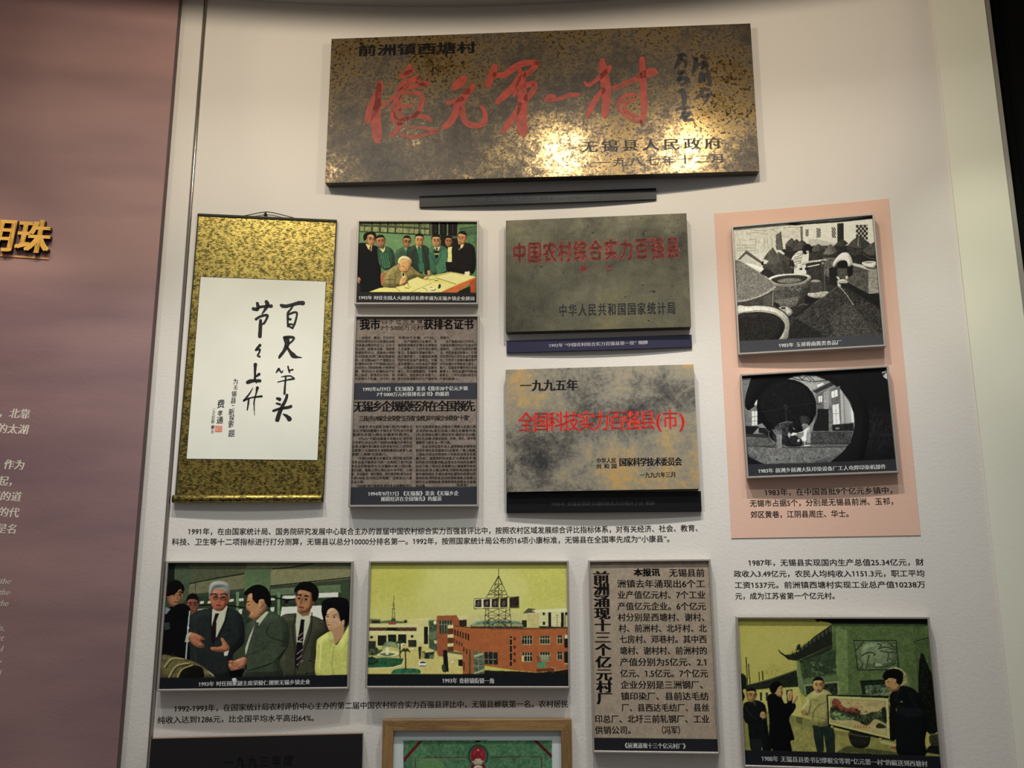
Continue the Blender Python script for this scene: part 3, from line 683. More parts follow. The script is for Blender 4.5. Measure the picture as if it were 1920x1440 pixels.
# --- dark plaque at the bottom
b4 = board_px((285, 1385.6), (680.9, 1375.8), 0.34, 0.032); B['plaque4'] = b4
t = plaque('plaque4', 'dark lacquered plaque at the bottom left with faint black characters', 'plaque', M_BRASS4, M_BRASS4)
w2, h2 = b4.w / 2, b4.h / 2
box('bright_edge', -w2 + 0.001, w2 - 0.001, h2 - 0.0006, h2 + 0.0010, b4.d - 0.02, b4.d - 0.0005, simple('worn_copper_edge', srgb('#a5826a'), 0.4, 0.5), t)
g = Geo(); text_on(g, b4, b4.d, C1 if False else (2.2857, 260, 1290), '一九九三年度', 358, 320, 668, 311, 44, bold=0.045, boldy=0.02, wide=0.9); g.build('black_lettering', simple('glossy_black_lettering', srgb('#070405'), 0.55), t, b4.d + 0.0004)

# ---------------------------------------------------------------- hanging scroll
bd = B['scroll']; t = thing('hanging_scroll', 'gold brocade hanging scroll with black brush calligraphy on white paper', 'scroll', bd.M)


def brocade(name, light, dark, mid):
    m, nt, b = mat_new(name); N = nt.nodes.new; Lk = nt.links.new
    tc = N('ShaderNodeTexCoord'); n1 = N('ShaderNodeTexNoise'); n1.inputs['Scale'].default_value = 95; n1.inputs['Detail'].default_value = 2
    vo = N('ShaderNodeTexVoronoi'); vo.inputs['Scale'].default_value = 260; vo.feature = 'DISTANCE_TO_EDGE'
    mp = N('ShaderNodeMapping'); mp.inputs['Scale'].default_value = (90, 420, 90); n2 = N('ShaderNodeTexNoise'); n2.inputs['Scale'].default_value = 1.2; n2.inputs['Detail'].default_value = 4
    Lk(tc.outputs['Object'], n1.inputs['Vector']); Lk(tc.outputs['Object'], vo.inputs['Vector']); Lk(tc.outputs['Object'], mp.inputs['Vector']); Lk(mp.outputs['Vector'], n2.inputs['Vector'])
    a = N('ShaderNodeMath'); a.operation = 'MULTIPLY_ADD'; Lk(vo.outputs['Distance'], a.inputs[0]); a.inputs[1].default_value = 0.55; Lk(n2.outputs['Fac'], a.inputs[2])
    a2 = N('ShaderNodeMath'); a2.operation = 'MULTIPLY_ADD'; Lk(n1.outputs['Fac'], a2.inputs[0]); a2.inputs[1].default_value = 0.75; Lk(a.outputs[0], a2.inputs[2])
    cr = N('ShaderNodeValToRGB'); e = cr.color_ramp.elements; e.new(0.5); Lk(a2.outputs[0], cr.inputs['Fac'])
    for k, (p, c) in enumerate(((0.80, dark), (0.93, mid), (1.06, light))): e[k].position = p; e[k].color = (*srgb(c), 1)
    Lk(cr.outputs['Color'], b.inputs['Base Color']); b.inputs['Metallic'].default_value = 0.93; b.inputs['Roughness'].default_value = 0.36
    bp = N('ShaderNodeBump'); bp.inputs['Strength'].default_value = 0.5; bp.inputs['Distance'].default_value = 0.0006; Lk(a2.outputs[0], bp.inputs['Height']); Lk(bp.outputs['Normal'], b.inputs['Normal'])
    return m


M_BROC = brocade('gold_brocade', '#a8924e', '#453d20', '#7c6d37')
oc = 0.008


def quadgrid(name, c4, off, mat, nu, nv, bow=0.0, parent=None, thick=0.0008, wav=0.0):
    P = [np.array(bd.loc(*p, off)) for p in c4]; V, Fc = [], []
    for lay in (0, 1):
        for j in range(nv + 1):
            for i in range(nu + 1):
                s_, r_ = i / nu, j / nv; q = (P[0] * (1 - s_) + P[1] * s_) * (1 - r_) + (P[3] * (1 - s_) + P[2] * s_) * r_
                V.append((q[0], q[1], off - lay * thick + bow * 0.35 * (2 * s_ - 1) ** 2 + wav * math.sin(5 * s_ + 7 * r_) * r_))
    m_ = (nu + 1) * (nv + 1)
    for j in range(nv):
        for i in range(nu):
            k = j * (nu + 1) + i; Fc += [(k, k + nu + 1, k + nu + 2, k + 1), (m_ + k, m_ + k + 1, m_ + k + nu + 2, m_ + k + nu + 1)]
    for i in range(nu):
        k = nv * (nu + 1) + i; Fc += [(i, i + 1, m_ + i + 1, m_ + i), (k + 1, k, m_ + k, m_ + k + 1)]
    for j in range(nv):
        k = j * (nu + 1); Fc += [(k + nu + 1, k, m_ + k, m_ + k + nu + 1), (k + nu, k + 2 * nu + 1, m_ + k + 2 * nu + 1, m_ + k + nu)]
    return mesh(name, V, Fc, mat, parent)


M_HEM = simple('dark_green_hem', srgb('#2a2a18'), 0.7)
quadgrid('brocade_mount', [(371.7, 404), (631, 415.5), (606.5, 930), (328.6, 932)], oc, M_BROC, 12, 24, 0, t)
for c4 in ([(370.6, 404), (373.0, 404), (330.2, 931), (327.6, 931)], [(629.6, 415.5), (632.0, 415.5), (607.6, 929), (605.2, 929)]):
    quadgrid('side_hem', c4, oc + 0.0009, M_HEM, 1, 12, 0, t)
pap = quadgrid('writing_paper', [(376.3, 519.2), (610.8, 528), (595, 862.5), (350, 860)], oc + 0.0010, simple('white_rice_paper', srgb('#e3e1d3'), 0.8, 0, 0.02, 12, 0.15, 0.2), 8, 12, 0, t)
quadgrid('paper_border', [(375.2, 518.0), (611.8, 526.9), (596.0, 863.6), (348.9, 861.1)], oc + 0.0005, M_HEM, 1, 1, 0, t, 0.0002)


def rod(name, pa, pb, off, rad, mat, parent, seg=20, ends=0.0, matc=None, rv=1.0):
    a, b = np.array(bd.loc(*pa, off)), np.array(bd.loc(*pb, off)); d = (b - a) / np.linalg.norm(b - a); n_ = np.array([-d[1], d[0]]); V, Fc = [], []
    st = [(a, 0.0), (a, rad * 0.9), (a + d * 0.002, rad), (b - d * 0.002, rad), (b, rad * 0.9), (b, 0.0)]
    for c_, r_ in st:
        for k in range(seg):
            q = 2 * math.pi * k / seg; V.append((c_[0] + n_[0] * math.cos(q) * r_, c_[1] + n_[1] * math.cos(q) * r_, off + math.sin(q) * r_ * rv))
    for j in range(len(st) - 1):
        for k in range(seg): k2 = (k + 1) % seg; Fc.append((j * seg + k, j * seg + k2, (j + 1) * seg + k2, (j + 1) * seg + k))
    return mesh(name, V, Fc, mat, parent, True)


rod('top_rod', (370.8, 403.6), (631.6, 415.6), 0.0055, 0.0055, M_HEM, t)
rl = rod('bottom_roller', (326, 935.5), (604, 934.5), 0.0145, 0.0100, M_BROC, t)
rod('roller_knob', (323.6, 935.6), (326.4, 935.6), 0.0145, 0.0108, M_HEM, rl); rod('roller_knob', (603.6, 934.6), (606.2, 934.6), 0.0145, 0.0108, M_HEM, rl)
cu = bpy.data.curves.new('hanging_cord', 'CURVE'); cu.dimensions = '3D'; cu.bevel_depth = 0.0013; cu.bevel_resolution = 2
sp = cu.splines.new('POLY'); pts = [(458, 404.6), (472, 402), (486, 399), (500, 397.3), (512, 398.8), (530, 403.2), (551, 408.5)]; sp.points.add(len(pts) - 1)
for q, p in zip(sp.points, pts): u_, v_ = bd.loc(*p, 0.004); q.co = (u_, v_, 0.004, 1)
o_ = bpy.data.objects.new('cord_tmp', cu); COL.objects.link(o_)
me = bpy.data.meshes.new_from_object(o_.evaluated_get(bpy.context.evaluated_depsgraph_get())); bpy.data.objects.remove(o_)
link('hanging_cord', me, simple('black_cord', srgb('#15100e'), 0.8), t)
u_, v_ = bd.loc(498, 401.5, 0.004); bm = bmesh.new(); bmesh.ops.create_cone(bm, cap_ends=True, segments=10, radius1=0.0062, radius2=0.0022, depth=0.009); bmesh.ops.translate(bm, verts=bm.verts, vec=(0, 0, 0))
bmesh.ops.rotate(bm, verts=bm.verts, cent=(0, 0, 0), matrix=Matrix.Rotation(-math.pi / 2, 3, 'X')); bmesh.ops.translate(bm, verts=bm.verts, vec=(u_, v_, 0.005))
me = bpy.data.meshes.new('hook'); bm.to_mesh(me); bm.free(); link('hook', me, M_BLACKP, t)
C7 = (5.1429, 440, 540); g = Geo(); po = oc + 0.0010
brush(g, bd, po, C7, '443 163 9 460 172 15 500 176 14 560 160 13 620 145 16 662 146 18; 562 168 9 540 205 8 515 240 10 512 300 9 513 372 8; 520 255 8 570 236 9 600 240 8 592 300 8 576 350 9 558 390 8; 520 300 10 542 302 9; 515 352 9 556 350 8; 520 368 6 540 378 8 560 386 8;'
 '478 480 14 530 474 12 572 480 9 555 512 8 520 540 7; 498 490 24 506 540 20 480 600 14 442 652 12 428 674 8; 500 562 10 532 610 12 565 650 20 600 666 10 648 671 3;'
 '400 816 5 422 785 10 432 780 8; 430 786 7 452 815 6 466 796 4; 514 755 6 524 798 7 532 816 5; 520 796 5 562 787 7; 452 857 4 500 849 6 546 848 5; 414 907 4 500 888 6 574 875 8; 545 852 5 574 872 6; 492 860 7 486 940 8 480 1022 9;'
 '406 1064 9 436 1074 15; 402 1112 7 438 1122 10; 506 1030 11 492 1080 12 458 1145 14 430 1210 17 410 1276 17; 370 1186 9 430 1166 11 520 1150 12 545 1140 12; 468 1216 5 505 1238 14 530 1266 20;'
 '178 200 14 210 205 14 240 185 11 300 176 11 356 175 14; 218 145 12 226 190 14 214 218 8; 304 130 14 316 160 17 292 210 11 262 252 4; 204 302 11 255 272 10 316 264 11 300 312 9 278 344 9 260 346 5; 250 310 12 248 380 15 243 470 15;'
 '246 550 12 215 585 10 202 602 7; 205 600 7 242 592 8 236 625 8 220 652 6 242 662 9; 200 735 15 197 800 10 195 890 9; 200 858 7 238 830 12; 122 912 14 150 900 16 200 893 12 246 896 13; 205 905 8 215 915 4;'
 '176 963 3 142 1020 6 88 1088 9; 90 1086 8 160 1058 6 262 1044 9; 136 1062 8 131 1120 7 121 1178 5; 220 960 13 206 1020 6 188 1100 6 192 1228 2', 1.0, 1.22)
g.build('large_calligraphy', M_INK, t, po + 0.0004)
C8 = (10.286, 370, 700); g = Geo()
def vt(items, sz, it=-0.15, b=0.012):
    for ch, x, y, hs in items:
        hh = sz * hs; text_on(g, bd, po, C8, ch, x - hh / 2, y + hh * 0.04, x + hh / 2, y - hh * 0.04, hh, bold=b, ital=0.12)
vt([('为', 740, 160, 1), ('无', 738, 275, .8), ('锡', 710, 398, 1), ('县', 695, 525, 1.1), ('“', 690, 640, .8), ('新', 660, 745, 1.15), ('探', 665, 860, 1), ('索', 650, 975, 1.1), ('”', 630, 1060, .8), ('题', 660, 1160, 1.25)], 105)
vt([('费', 455, 590, 1.45), ('孝', 440, 770, 1.0), ('通', 435, 905, 1.25)], 105, b=0.02)
vt([('一', 325, 690, .6), ('九', 322, 740, .7), ('九', 312, 800, .7), ('四', 306, 862, .7), ('年', 300, 935, .9), ('春', 298, 1040, .9), ('月', 290, 1130, .7)], 85, b=0.008)
g.build('small_inscription', M_INK, t, po + 0.0004)
q4 = [bd.loc(370 + x / 10.286, 700 + y / 10.286, po) for x, y in ((342, 1010), (482, 1012), (478, 1132), (338, 1134))]
sl = mesh('red_seal', [(p[0], p[1], po + 0.0003) for p in q4], [(3, 2, 1, 0)], simple('seal_red', srgb('#dc6c52'), 0.7, 0, 0.35, 600), t)
g = Geo(); brush(g, bd, po, C8, '358 1030 4 358 1115 4; 380 1030 4 400 1030 4 400 1060 4; 380 1075 4 400 1115 4; 420 1035 4 455 1035 4 455 1070 4; 430 1060 3 430 1115 4; 455 1085 4 460 1118 4; 378 1050 3 400 1090 3', 1.0); g.build('seal_characters', simple('seal_paper', srgb('#ead9c8'), 0.8), sl, po + 0.0006)

# ---------------------------------------------------------------- writing on the walls
g = Geo()
wall_text(g, '1991年，在由国家统计局、国务院研究发展中心联合主办的首届中国农村综合实力百强县评比中，按照农村区域发展综合评比指标体系，对有关经济、社会、教育、', 352, 996.5, 1317, 990, 12.2, bold=0.012)
wall_text(g, '科技、卫生等十二项指标进行打分测算，无锡县以总分10000分排名第一。1992年，按照国家统计局公布的16项小康标准，无锡县在全国率先成为“小康县”。', 322, 1016, 1264, 1010, 12.2, bold=0.012)
wall_build(g, 'wall_text', M_INK, 0, 'two lines of black writing on the wall beginning 1991, below the scroll', 'wall text')
g = Geo()
wall_text(g, '1992-1993年，在国家统计局农村评价中心主办的第二届中国农村综合实力百强县评比中，无锡县蝉联第一名。农村居民', 326, 1329, 1066, 1320, 12.8, bold=0.014)
wall_text(g, '纯收入达到1286元，比全国平均水平高出64%。', 295, 1350.5, 598, 1346, 12.8, bold=0.014)
wall_build(g, 'wall_text', M_INK, 0, 'black writing on the wall beginning 1992-1993, above the dark plaque', 'wall text')
g = Geo()
wall_text(g, '1983年，在中国首批9个亿元乡镇中，', 1433, 923.5, 1683, 919, 12.5, 0.002, bold=0.012)
wall_text(g, '无锡市占据5个，分别是无锡县前洲、玉祁，', 1405.5, 944, 1684, 939.5, 12.5, 0.002, bold=0.012)
wall_text(g, '郊区黄巷，江阴县周庄、华士。', 1407, 965, 1600, 962.8, 12.5, 0.002, bold=0.012)
wall_build(g, 'wall_text', M_INK, 0.002, 'three lines of black writing on the salmon pink panel', 'wall text')
g = Geo()
wall_text(g, '1987年，无锡县实现国内生产总值25.34亿元，财', 1402.5, 1055.2, 1732.5, 1054, 12.2, bold=0.014)
wall_text(g, '政收入3.49亿元，农民人均纯收入1151.3元，职工平均', 1375.5, 1076, 1734, 1075, 12.2, bold=0.014)
wall_text(g, '工资1537元。前洲镇西塘村实现工业总产值10238万', 1377, 1097, 1735.5, 1096, 12.2, bold=0.014)
wall_text(g, '元，成为江苏省第一个亿元村。', 1378, 1117.7, 1574, 1117, 12.2, bold=0.014)
wall_build(g, 'wall_text', M_INK, 0, 'four lines of black writing beginning 1987, below the salmon panel', 'wall text')
PD = 0.035
g = Geo()
for s_, xr, y, sl_ in (('江阴，北靠', 57, 777, 20), ('秀丽的太湖', 54, 806, 20), ('明珠。作为', 47, 872.5, 20), ('的突起，', 36, 903.5, 20), ('发展的道', 40.5, 932, 20), ('时的代', 36.5, 961.8, 20), ('愧是名', 32.5, 992.5, 19.5)):
    n_ = len(s_); wall_text(g, s_, xr - n_ * sl_, y - n_ * sl_ * 0.05, xr, y, 17.5, PD, bold=0.025, ital=0.1)
wall_build(g, 'wall_text', M_CREAM, PD, 'cream Chinese writing on the mauve wall, cut by the left picture edge', 'wall text')
g = Geo()
for s_, xr, y in (('borders the', 21.5, 1089.5), ('and on the', 19.5, 1110.5), ('known as the', 17, 1131), ('since the 1980s,', 11, 1177), ('and the first', 8, 1196), ('of industrial', 6.5, 1216.5), ('the county', 4.5, 1239), ('and rural', 3, 1261)):
    L_ = len(s_) * 7.0; wall_text(g, s_, xr - L_, y - L_ * 0.04, xr, y, 14.5, PD, bold=0.01, ital=0.2)
wall_build(g, 'wall_text', M_CREAM, PD, 'cream English writing at the bottom left of the mauve wall', 'wall text')


def raised(name, ch, x0, x1, yc, h, label):
    """heavy raised gold character with dark sides"""
    g = Geo(); wall_text(g, ch, x0, yc - 1.5, x1, yc + 1.5, h, PD, bold=0.04, boldy=0.012, ital=0.12, sxmax=1.3)
    V, F_ = g.C[0]; c = V.mean(0); o = wall_pt(c[0] / RW, c[1], PD)
    t_ = thing(name, label, 'raised character', Matrix.Translation(o), 'gold characters of the heading')
    def P(lift): return [tuple(wall_pt(v[0] / RW, v[1], PD + lift) - o) for v in V]
    mesh('gold_face', P(0.0205), F_, M_GOLD, t_)
    from collections import Counter
    cnt = Counter(tuple(sorted((f[i], f[(i + 1) % len(f)]))) for f in F_ for i in range(len(f)))
    A = P(0.0); Bp = P(0.0200); n = len(A); side = []
    for f in F_:
        for i in range(len(f)):
            e = (f[i], f[(i + 1) % len(f)])
            if cnt[tuple(sorted(e))] == 1: side.append((e[0], e[1], n + e[1], n + e[0]))
    mesh('dark_side', A + Bp, side, M_GOLDS, t_)


raised('raised_character', '珠', 34.5, 98, 449, 58, 'gold raised character standing whole on the mauve wall')
raised('raised_character', '明', -32, 33, 446, 58, 'gold raised character cut by the left picture edge')
aa0, z0 = cyl(-160, 468.5, PD); aa1, z1 = cyl(92, 485.5, PD); V, Fc = [], []; o = wall_pt(aa1, z1, PD); N_ = 12
for i in range(N_ + 1):
    s_ = i / N_; a = aa0 + (aa1 - aa0) * s_; z = z1 + (0.9118 - 0.911) * 0
    for dz, dd in ((-0.0026, 0), (-0.0026, 0.003), (0.0026, 0.003), (0.0026, 0)): V.append(wall_pt(a, z + dz, PD + dd) - o)
for i in range(N_):
    for k in range(3): Fc.append((i * 4 + k, (i + 1) * 4 + k, (i + 1) * 4 + k + 1, i * 4 + k + 1))
Fc.append((0, 1, 2, 3)); Fc.append((N_ * 4 + 3, N_ * 4 + 2, N_ * 4 + 1, N_ * 4))
ul = mesh('heading_underline', V, Fc, simple('copper_strip', srgb('#d49a5c'), 0.4, 0.3)); ul.location = o; tag(ul, 'thin copper line under the gold characters', 'line')

# ---------------------------------------------------------------- newspaper prints
PB = '#8a7c6c'
def news_print(key, rect_px=None):
    bd = B[key]; return bd


t = frame_thing('picture_frame', 'tall framed newspaper clippings with two grey caption bands, right of the scroll', 'picture frame', B['newsA'], 'framed newspaper clippings')
bd = B['newsA']; off = bd.off; CN = (3.6, 650, 580)
p = Paint(bd, off, bd.rect, CN, 0.0022, '#857668'); p.R('#83756a', 0, 0, 1000, 1400, m=0.10, n=0.06)
p.P('#42424a', '45 497 890 494 890 608 42 612'); p.P('#3c3d44', '20 1200 900 1196 900 1335 15 1335')
for x in (468, 572): p.L('#5a4c40', 3, [(x + 3, 1000), (x, 1190)], al=0.5)
for y in (157, 164): p.L('#5a4c40', 2, [(160, y), (290, y)], al=0.7)
p.L('#2a221c', 2, [(230, 103), (515, 103)])
p.finish('newspaper_print', M_NEWS, t, 1.0, 0.02)
g = Geo(); T = lambda *a, **k: text_on(g, bd, off, CN, *a, **k)
T('我市', 88, 104, 228, 103, 66, bold=0.04, boldy=0.02); T('20个亿元乡镇', 230, 87, 517, 83, 26, bold=0.01); T('7个5000万元村', 228, 127, 517, 124, 32, bold=0.01); T('获排名证书', 518, 102, 857, 103, 64, bold=0.04, boldy=0.02)
c1 = ['　　本报讯　最近，在北京召', '开的全国农村亿元乡镇社会经', '济发展战略研究会上，公布了', '农业部、国家体改委、国务院', '发展研究中心、国家统计局和', '中科院有关部门参加国家组', '织，对全国6885个产值超亿元', '乡镇和402多个产值超5000万', '元村的4.7项指标统计排序场', '景，我市105个乡镇和66个村', '榜上有名，获排名证书的，我', '市还有41个乡镇、18个村；我']
c2 = ['市有20个乡镇、7个村。', '　　在产值超亿元乡镇中，无', '锡县前洲镇乡乡镇企业销售收', '入全国第一；江阴市周庄镇列', '第五；无锡县东湖塘列第六，', '洛社镇列第十；无锡县前洲镇', '列农村社会总产值第五，无锡', '县东绛镇列人均社会总产值第', '二，无锡县前洲镇利税总额列', '第三，东北塘镇第四，东埭镇', '列第九，郊区扬名乡列第十；', '宜兴市张渚镇列亿元产值前列']
c3 = ['税第六。', '　　在产值超5000万元村中，', '无锡县西塘村列20万社会总产', '值第四，江阴市华西村列第', '五；郊区金星村列第七；江阴', '市华西村列人均社会总产值第', '五；江阴市三房巷村集体资产', '分列乡镇企业销售收入前五，', '第八；无锡县西塘村列社会总', '额第十，郊区金星村列税总', '额第五；江阴市花园村税百元', '产值利税第十。']
for k in range(12):
    y = 192 + k * 25.2
    for (x0, x1, tx) in ((60, 326, c1[k]), (347, 610, c2[k]), (631, 878, c3[k])):
        x1_ = x0 + (x1 - x0) * min(1, len(tx) / 12.5) if len(tx) < 12 else x1
        T(tx, x0 - (k * 0.4), y, x1_, y, 18, bold=0.02)
T('无锡乡企规模经济在全国领先', 50, 657, 864, 653, 70, bold=0.045, wide=0.88); T('三县(市)78家企业荣登“五百强”金榜,其中3家企业跻身“十强”', 85, 738, 830, 733, 35, bold=0.035, wide=0.8)
d1 = ['　　本报讯 昨日获悉,无锡三县(市)78家企业', '进入“中国500家最大乡镇企业”行列,其中无锡', '县成为全国入围企业最多的县(市)。', '　　9月6日,“中国500家最大乡镇企业”发布会', '在京举行,会议公布了我国500家最大乡镇企业', '名单,无锡市有3家乡企跻身前10位,江阴华西', '位居第三,无锡县的太湖钢铁集团位居第七,前', '洲镇“三洲钢”位居第八。', '　　“中国500家最大乡镇企业”排行榜,成为我', '市乡企显示雄厚实力的一次亮相:三县(市)县', '乡企业的数量依次为:无锡县42家,江阴31家,', '宜兴5家。据悉,江阴入围企业中,有华西、三房', '巷、双良集团、新忆集团、阳光集团等5家企业进', '入前100名,宜兴的江苏电缆厂,位居宜兴入围', '企业之首。', '　　“500强”排行榜表明,我市乡企规模经济已']
d2 = ['处于全国领先地位,无锡县入围数占全国入围', '企业的8.4%,成为全国入围企业最多的县', '(市),在我县42家入围企业中,镇办企业34家,', '村办企业8家,无锡县前洲、东绛、洛社、杨市等', '镇都有12家企业一举上榜。', '　　在这次评比发布会上,国务院有关领导对', '前的乡镇企业发展提出5点要求,一是上规模,', '上效益,改变过去传统的小农经济,这是乡企发', '展方向;二是提高科技含量,扩大采新技术,增', '加科技进步因素份额,这是乡企巩固和发展的', '必由之路;三是乡企发展要与小城镇建设有机', '结合起来,防止重占耕地,污染环境;四是东西', '部发展相结合,东部沿海地区要扶持和带动西', '部地区经济的发展,走共同富裕道路;五是建立', '现代企业管理制度,转换经营机制是乡企发展', '的出路。']
for k in range(16):
    y = 793 + k * 26.6
    for (x0, x1, tx) in ((40 - k, 445 - k * 0.3, d1[k]), (466, 872, d2[k])):
        n_ = sum(1 if ord(c_) > 999 else 0.5 for c_ in tx); x1_ = x0 + (x1 - x0) * (min(1, n_ / 19.5) if n_ < 16 else 1)
        T(tx, x0, y, x1_, y - 1, 19, bold=0.025)
T('（陈家奇）', 725, 1186, 830, 1186, 18, bold=0.02)
g.build('newspaper_text', M_NEWSINK, t, off + 0.0004)
g = Geo(); T('1992年6月9日 《无锡报》发表《我市20个亿元乡镇', 108, 540, 818, 533, 28, bold=0.02); T('7个5000万元村获排名证书》的报道', 202, 575, 692, 571, 28, bold=0.02)
T('1994年9月17日 《无锡报》发表《无锡乡企', 144, 1246, 756, 1241, 30, bold=0.02); T('规模经济在全国领先》的报道', 230, 1281, 642, 1278, 30, bold=0.02)
g.build('caption_text', M_WHITE, t, off + 0.0004)

t = frame_thing('picture_frame', 'framed newspaper clipping with a vertical black headline, left of the pavilion print', 'picture frame', B['newsB'], 'framed newspaper clippings')
bd = B['newsB']; off = bd.off; CM = (3.5107, 1080, 1030)
p = Paint(bd, off, bd.rect, CM, 0.0022, '#a08e78'); p.R('#a08e7a', 0, 0, 1000, 1400, m=0.07, n=0.05); p.P('#2a2b30', '110 1240 945 1250 950 1345 100 1345'); p.finish('newspaper_print', M_NEWS, t, 1.0, 0.02)
g = Geo(); T = lambda *a, **k: text_on(g, bd, off, CM, *a, **k)
for k, (ch, y) in enumerate(zip('前洲涌现十三个亿元村厂', (185, 263, 342, 422, 500, 580, 662, 742, 825, 905, 982))):
    x = 166 + (y - 185) * 0.028; T(ch, x - 54, y, x + 54, y, 76, bold=0.05, boldy=0.0, wide=1.28)
T('本报讯', 380, 152, 553, 152, 48, bold=0.05, boldy=0.02)
for s_, x0, x1, y in (('无锡县前', 612, 848, 155), ('洲镇去年涌现出6个工', 270, 850, 227), ('业产值亿元村、7个工业', 272, 853, 300), ('产值亿元企业。6个亿元', 272, 856, 375), ('村分别是西塘村、谢村、', 274, 880, 447), ('村、前洲村、北圩村、北', 280, 860, 520), ('七房村、邓巷村。其中西', 286, 862, 592),
                      ('塘村、谢村村、前洲村的', 288, 864, 667), ('产值分别为5亿元、2.1', 288, 868, 742), ('亿元、1.5亿元。7个亿元', 290, 870, 817), ('企业分别是三洲钢厂、', 293, 872, 892), ('镇印染厂、县前达毛纺', 295, 875, 967), ('厂、县西达毛纺厂、县丝', 298, 878, 1042), ('印总厂、北圩三前轧钢厂、工业', 123, 880, 1117), ('供销公司。', 125, 395, 1190), ('（冯军）', 535, 715, 1190)):
    T(s_, x0, y, x1, y, 50, bold=0.022)
g.build('newspaper_text', M_NEWSINK, t, off + 0.0004)
g = Geo(); T('《前洲涌现十三个亿元村厂》', 305, 1291, 738, 1296, 34, bold=0.02); g.build('caption_text', M_WHITE, t, off + 0.0004)

# ---------------------------------------------------------------- wooden framed certificate
M_OAK = patina('oak_frame_wood', [(0.38, '#5e4426'), (0.5, '#8a683c'), (0.6, '#a5814e')], 26, 150, 0.0, 0.5, 0.6, 0.25, stretch=(0.10, 1.4, 1.4), dist=1.0)
bw_ = board_px((718, 1350), (1072, 1349), 0.40, 0.030); B['cert'] = bw_
t = frame_thing('certificate_frame', 'oak framed green certificate with a red emblem at the bottom edge', 'picture frame', bw_, None, 0.0275, M_OAK, 0.012)
CW = (5.3333, 720, 1340); bd = bw_; off = bd.off
p = Paint(bd, off, bd.rect, CW, 0.0016, '#d3dedb'); p.R('#5a8a62', 193, 256, 1680, 2600, m=0.22); p.S('#7fa864', '330 480 520 440 620 560 420 640', al=0.6, soft=3)
p.P('#7e2a2a', '350 262 388 262 193 485 193 440'); p.P('#6e2226', '1488 256 1530 256 1680 400 1680 438')
for d in ('313 1500 313 432 816 430', '1066 426 1575 418 1575 1500'): p.L('#6b3a2c', 9, d, sm=False)
p.L('#c09a7c', 4, '320 1500 320 442 816 440', sm=False, al=0.7)
p.R('#2a1216', 912, 258, 966, 274)
p.E('#3c6a50', 942, 410, 104, 118); p.E('#5a8a62', 942, 420, 84, 100)
for k in range(22):
    a = math.radians(150 + k * 240 / 21); p.E('#2f5c46', 942 + 92 * math.cos(a), 412 + 104 * math.sin(a), 16, 9, math.degrees(a) + 60)
p.E('#a32a34', 942, 410, 76, 92, m=0.15); p.E('#8d2430', 942, 535, 76, 60)
for x, y, r in ((940, 355, 14), (905, 372, 6), (900, 395, 6), (982, 378, 6), (975, 400, 6)):
    q = []
    for k in range(10): a = -math.pi / 2 + k * math.pi / 5; rr = r * (1 if k % 2 == 0 else 0.42); q.append((x + rr * math.cos(a), y + rr * math.sin(a)))
    p.P('#d8c48a', q)
p.P('#c6c09a', '878 462 1000 460 985 478 895 480'); p.P('#d0c8a0', '915 440 965 440 975 460 905 460'); p.R('#b8b088', 900, 480, 980, 500); p.S('#d6cfae', '905 520 942 505 980 520 985 545 942 535 900 548')
p.finish('certificate', M_PRINT, t, 0.8, 0.02)

# ---------------------------------------------------------------- framed photographs
def sub(k, ox, oy): return (k, ox, oy)


# ===== the signing at a table (eight men), colour
t = frame_thing('picture_frame', 'small framed colour print of an old man writing at a table among standing men', 'picture frame', B['photoA'], 'framed photographs')
bd = B['photoA']; off = bd.off; CA = (8.0, 660, 405)
p = Paint(bd, off, bd.rect, CA, 0.0011, '#5f8f66')
p.R('#5f8f66', 0, 0, 2000, 1500, m=0.08); p.P('#6d9c6a', '100 240 1180 300 1180 640 100 600', m=0.08)
p.P('#54634a', '90 60 1200 60 1200 292 90 232', m=0.1)
for i, x in enumerate((115, 190, 310, 430, 545, 662, 765, 860, 935, 1030, 1095)):
    x2 = x + (95 if i < 8 else 62); y = 150 + i * 5
    p.P('#1f2a1c', [(x - 8, y - 6), (x2 + 8, y - 2), (x2 + 8, y + 88), (x - 8, y + 82)]); p.P('#8c9a68', [(x, y + 2), (x2, y + 6), (x2, y + 80), (x, y + 74)], m=0.2, n=0.15)
    p.P('#27321f', [(x, 60), (x2 + 10, 60), (x2 + 10, y - 14), (x, y - 18)]); p.P('#76855a', [(x + 4, 60), (x2 + 2, 60), (x2 + 2, y - 20), (x + 4, y - 24)], m=0.2)
p.L('#1b2418', 6, '90 232 600 262 1190 292', sm=False)
p.P('#5d8458', '1580 60 1900 60 1900 480 1600 480', m=0.12); p.P('#4a6e50', '1610 190 1870 150 1870 300 1620 300', m=0.2); p.L('#1d2a1d', 6, '1610 190 1870 150', sm=False)
for x0, x1 in ((1200, 1300), (1315, 1425), (1440, 1582)):
    p.P('#1e1113', [(x0, 60), (x1, 60), (x1 - 4, 300), (x0 + 2, 290)]); xm = (x0 + x1) / 2
    for k in range(9): p.L('#8f8a80', 5, [(xm + (k % 3) * 4 - 6, 125 + k * 17), (xm + 8 - (k % 2) * 12, 134 + k * 17)], sm=False, al=0.8)
p.P('#20241e', '1330 290 1620 300 1640 520 1330 560'); p.P('#7a9a6c', '1500 300 1590 300 1590 330 1510 340', al=0.6)
p.P('#4d7a58', '1740 300 1870 280 1870 420 1750 420', m=0.2)
# third man
p.S('#41604a', '650 560 690 500 790 455 860 470 900 560 880 760 640 760', m=0.15); p.P('#8aa084', '775 470 830 470 810 540', al=0.9)
p.head(818, 390, 118, 165, '#a9794f', look=1, glasses=True, tilt=8)
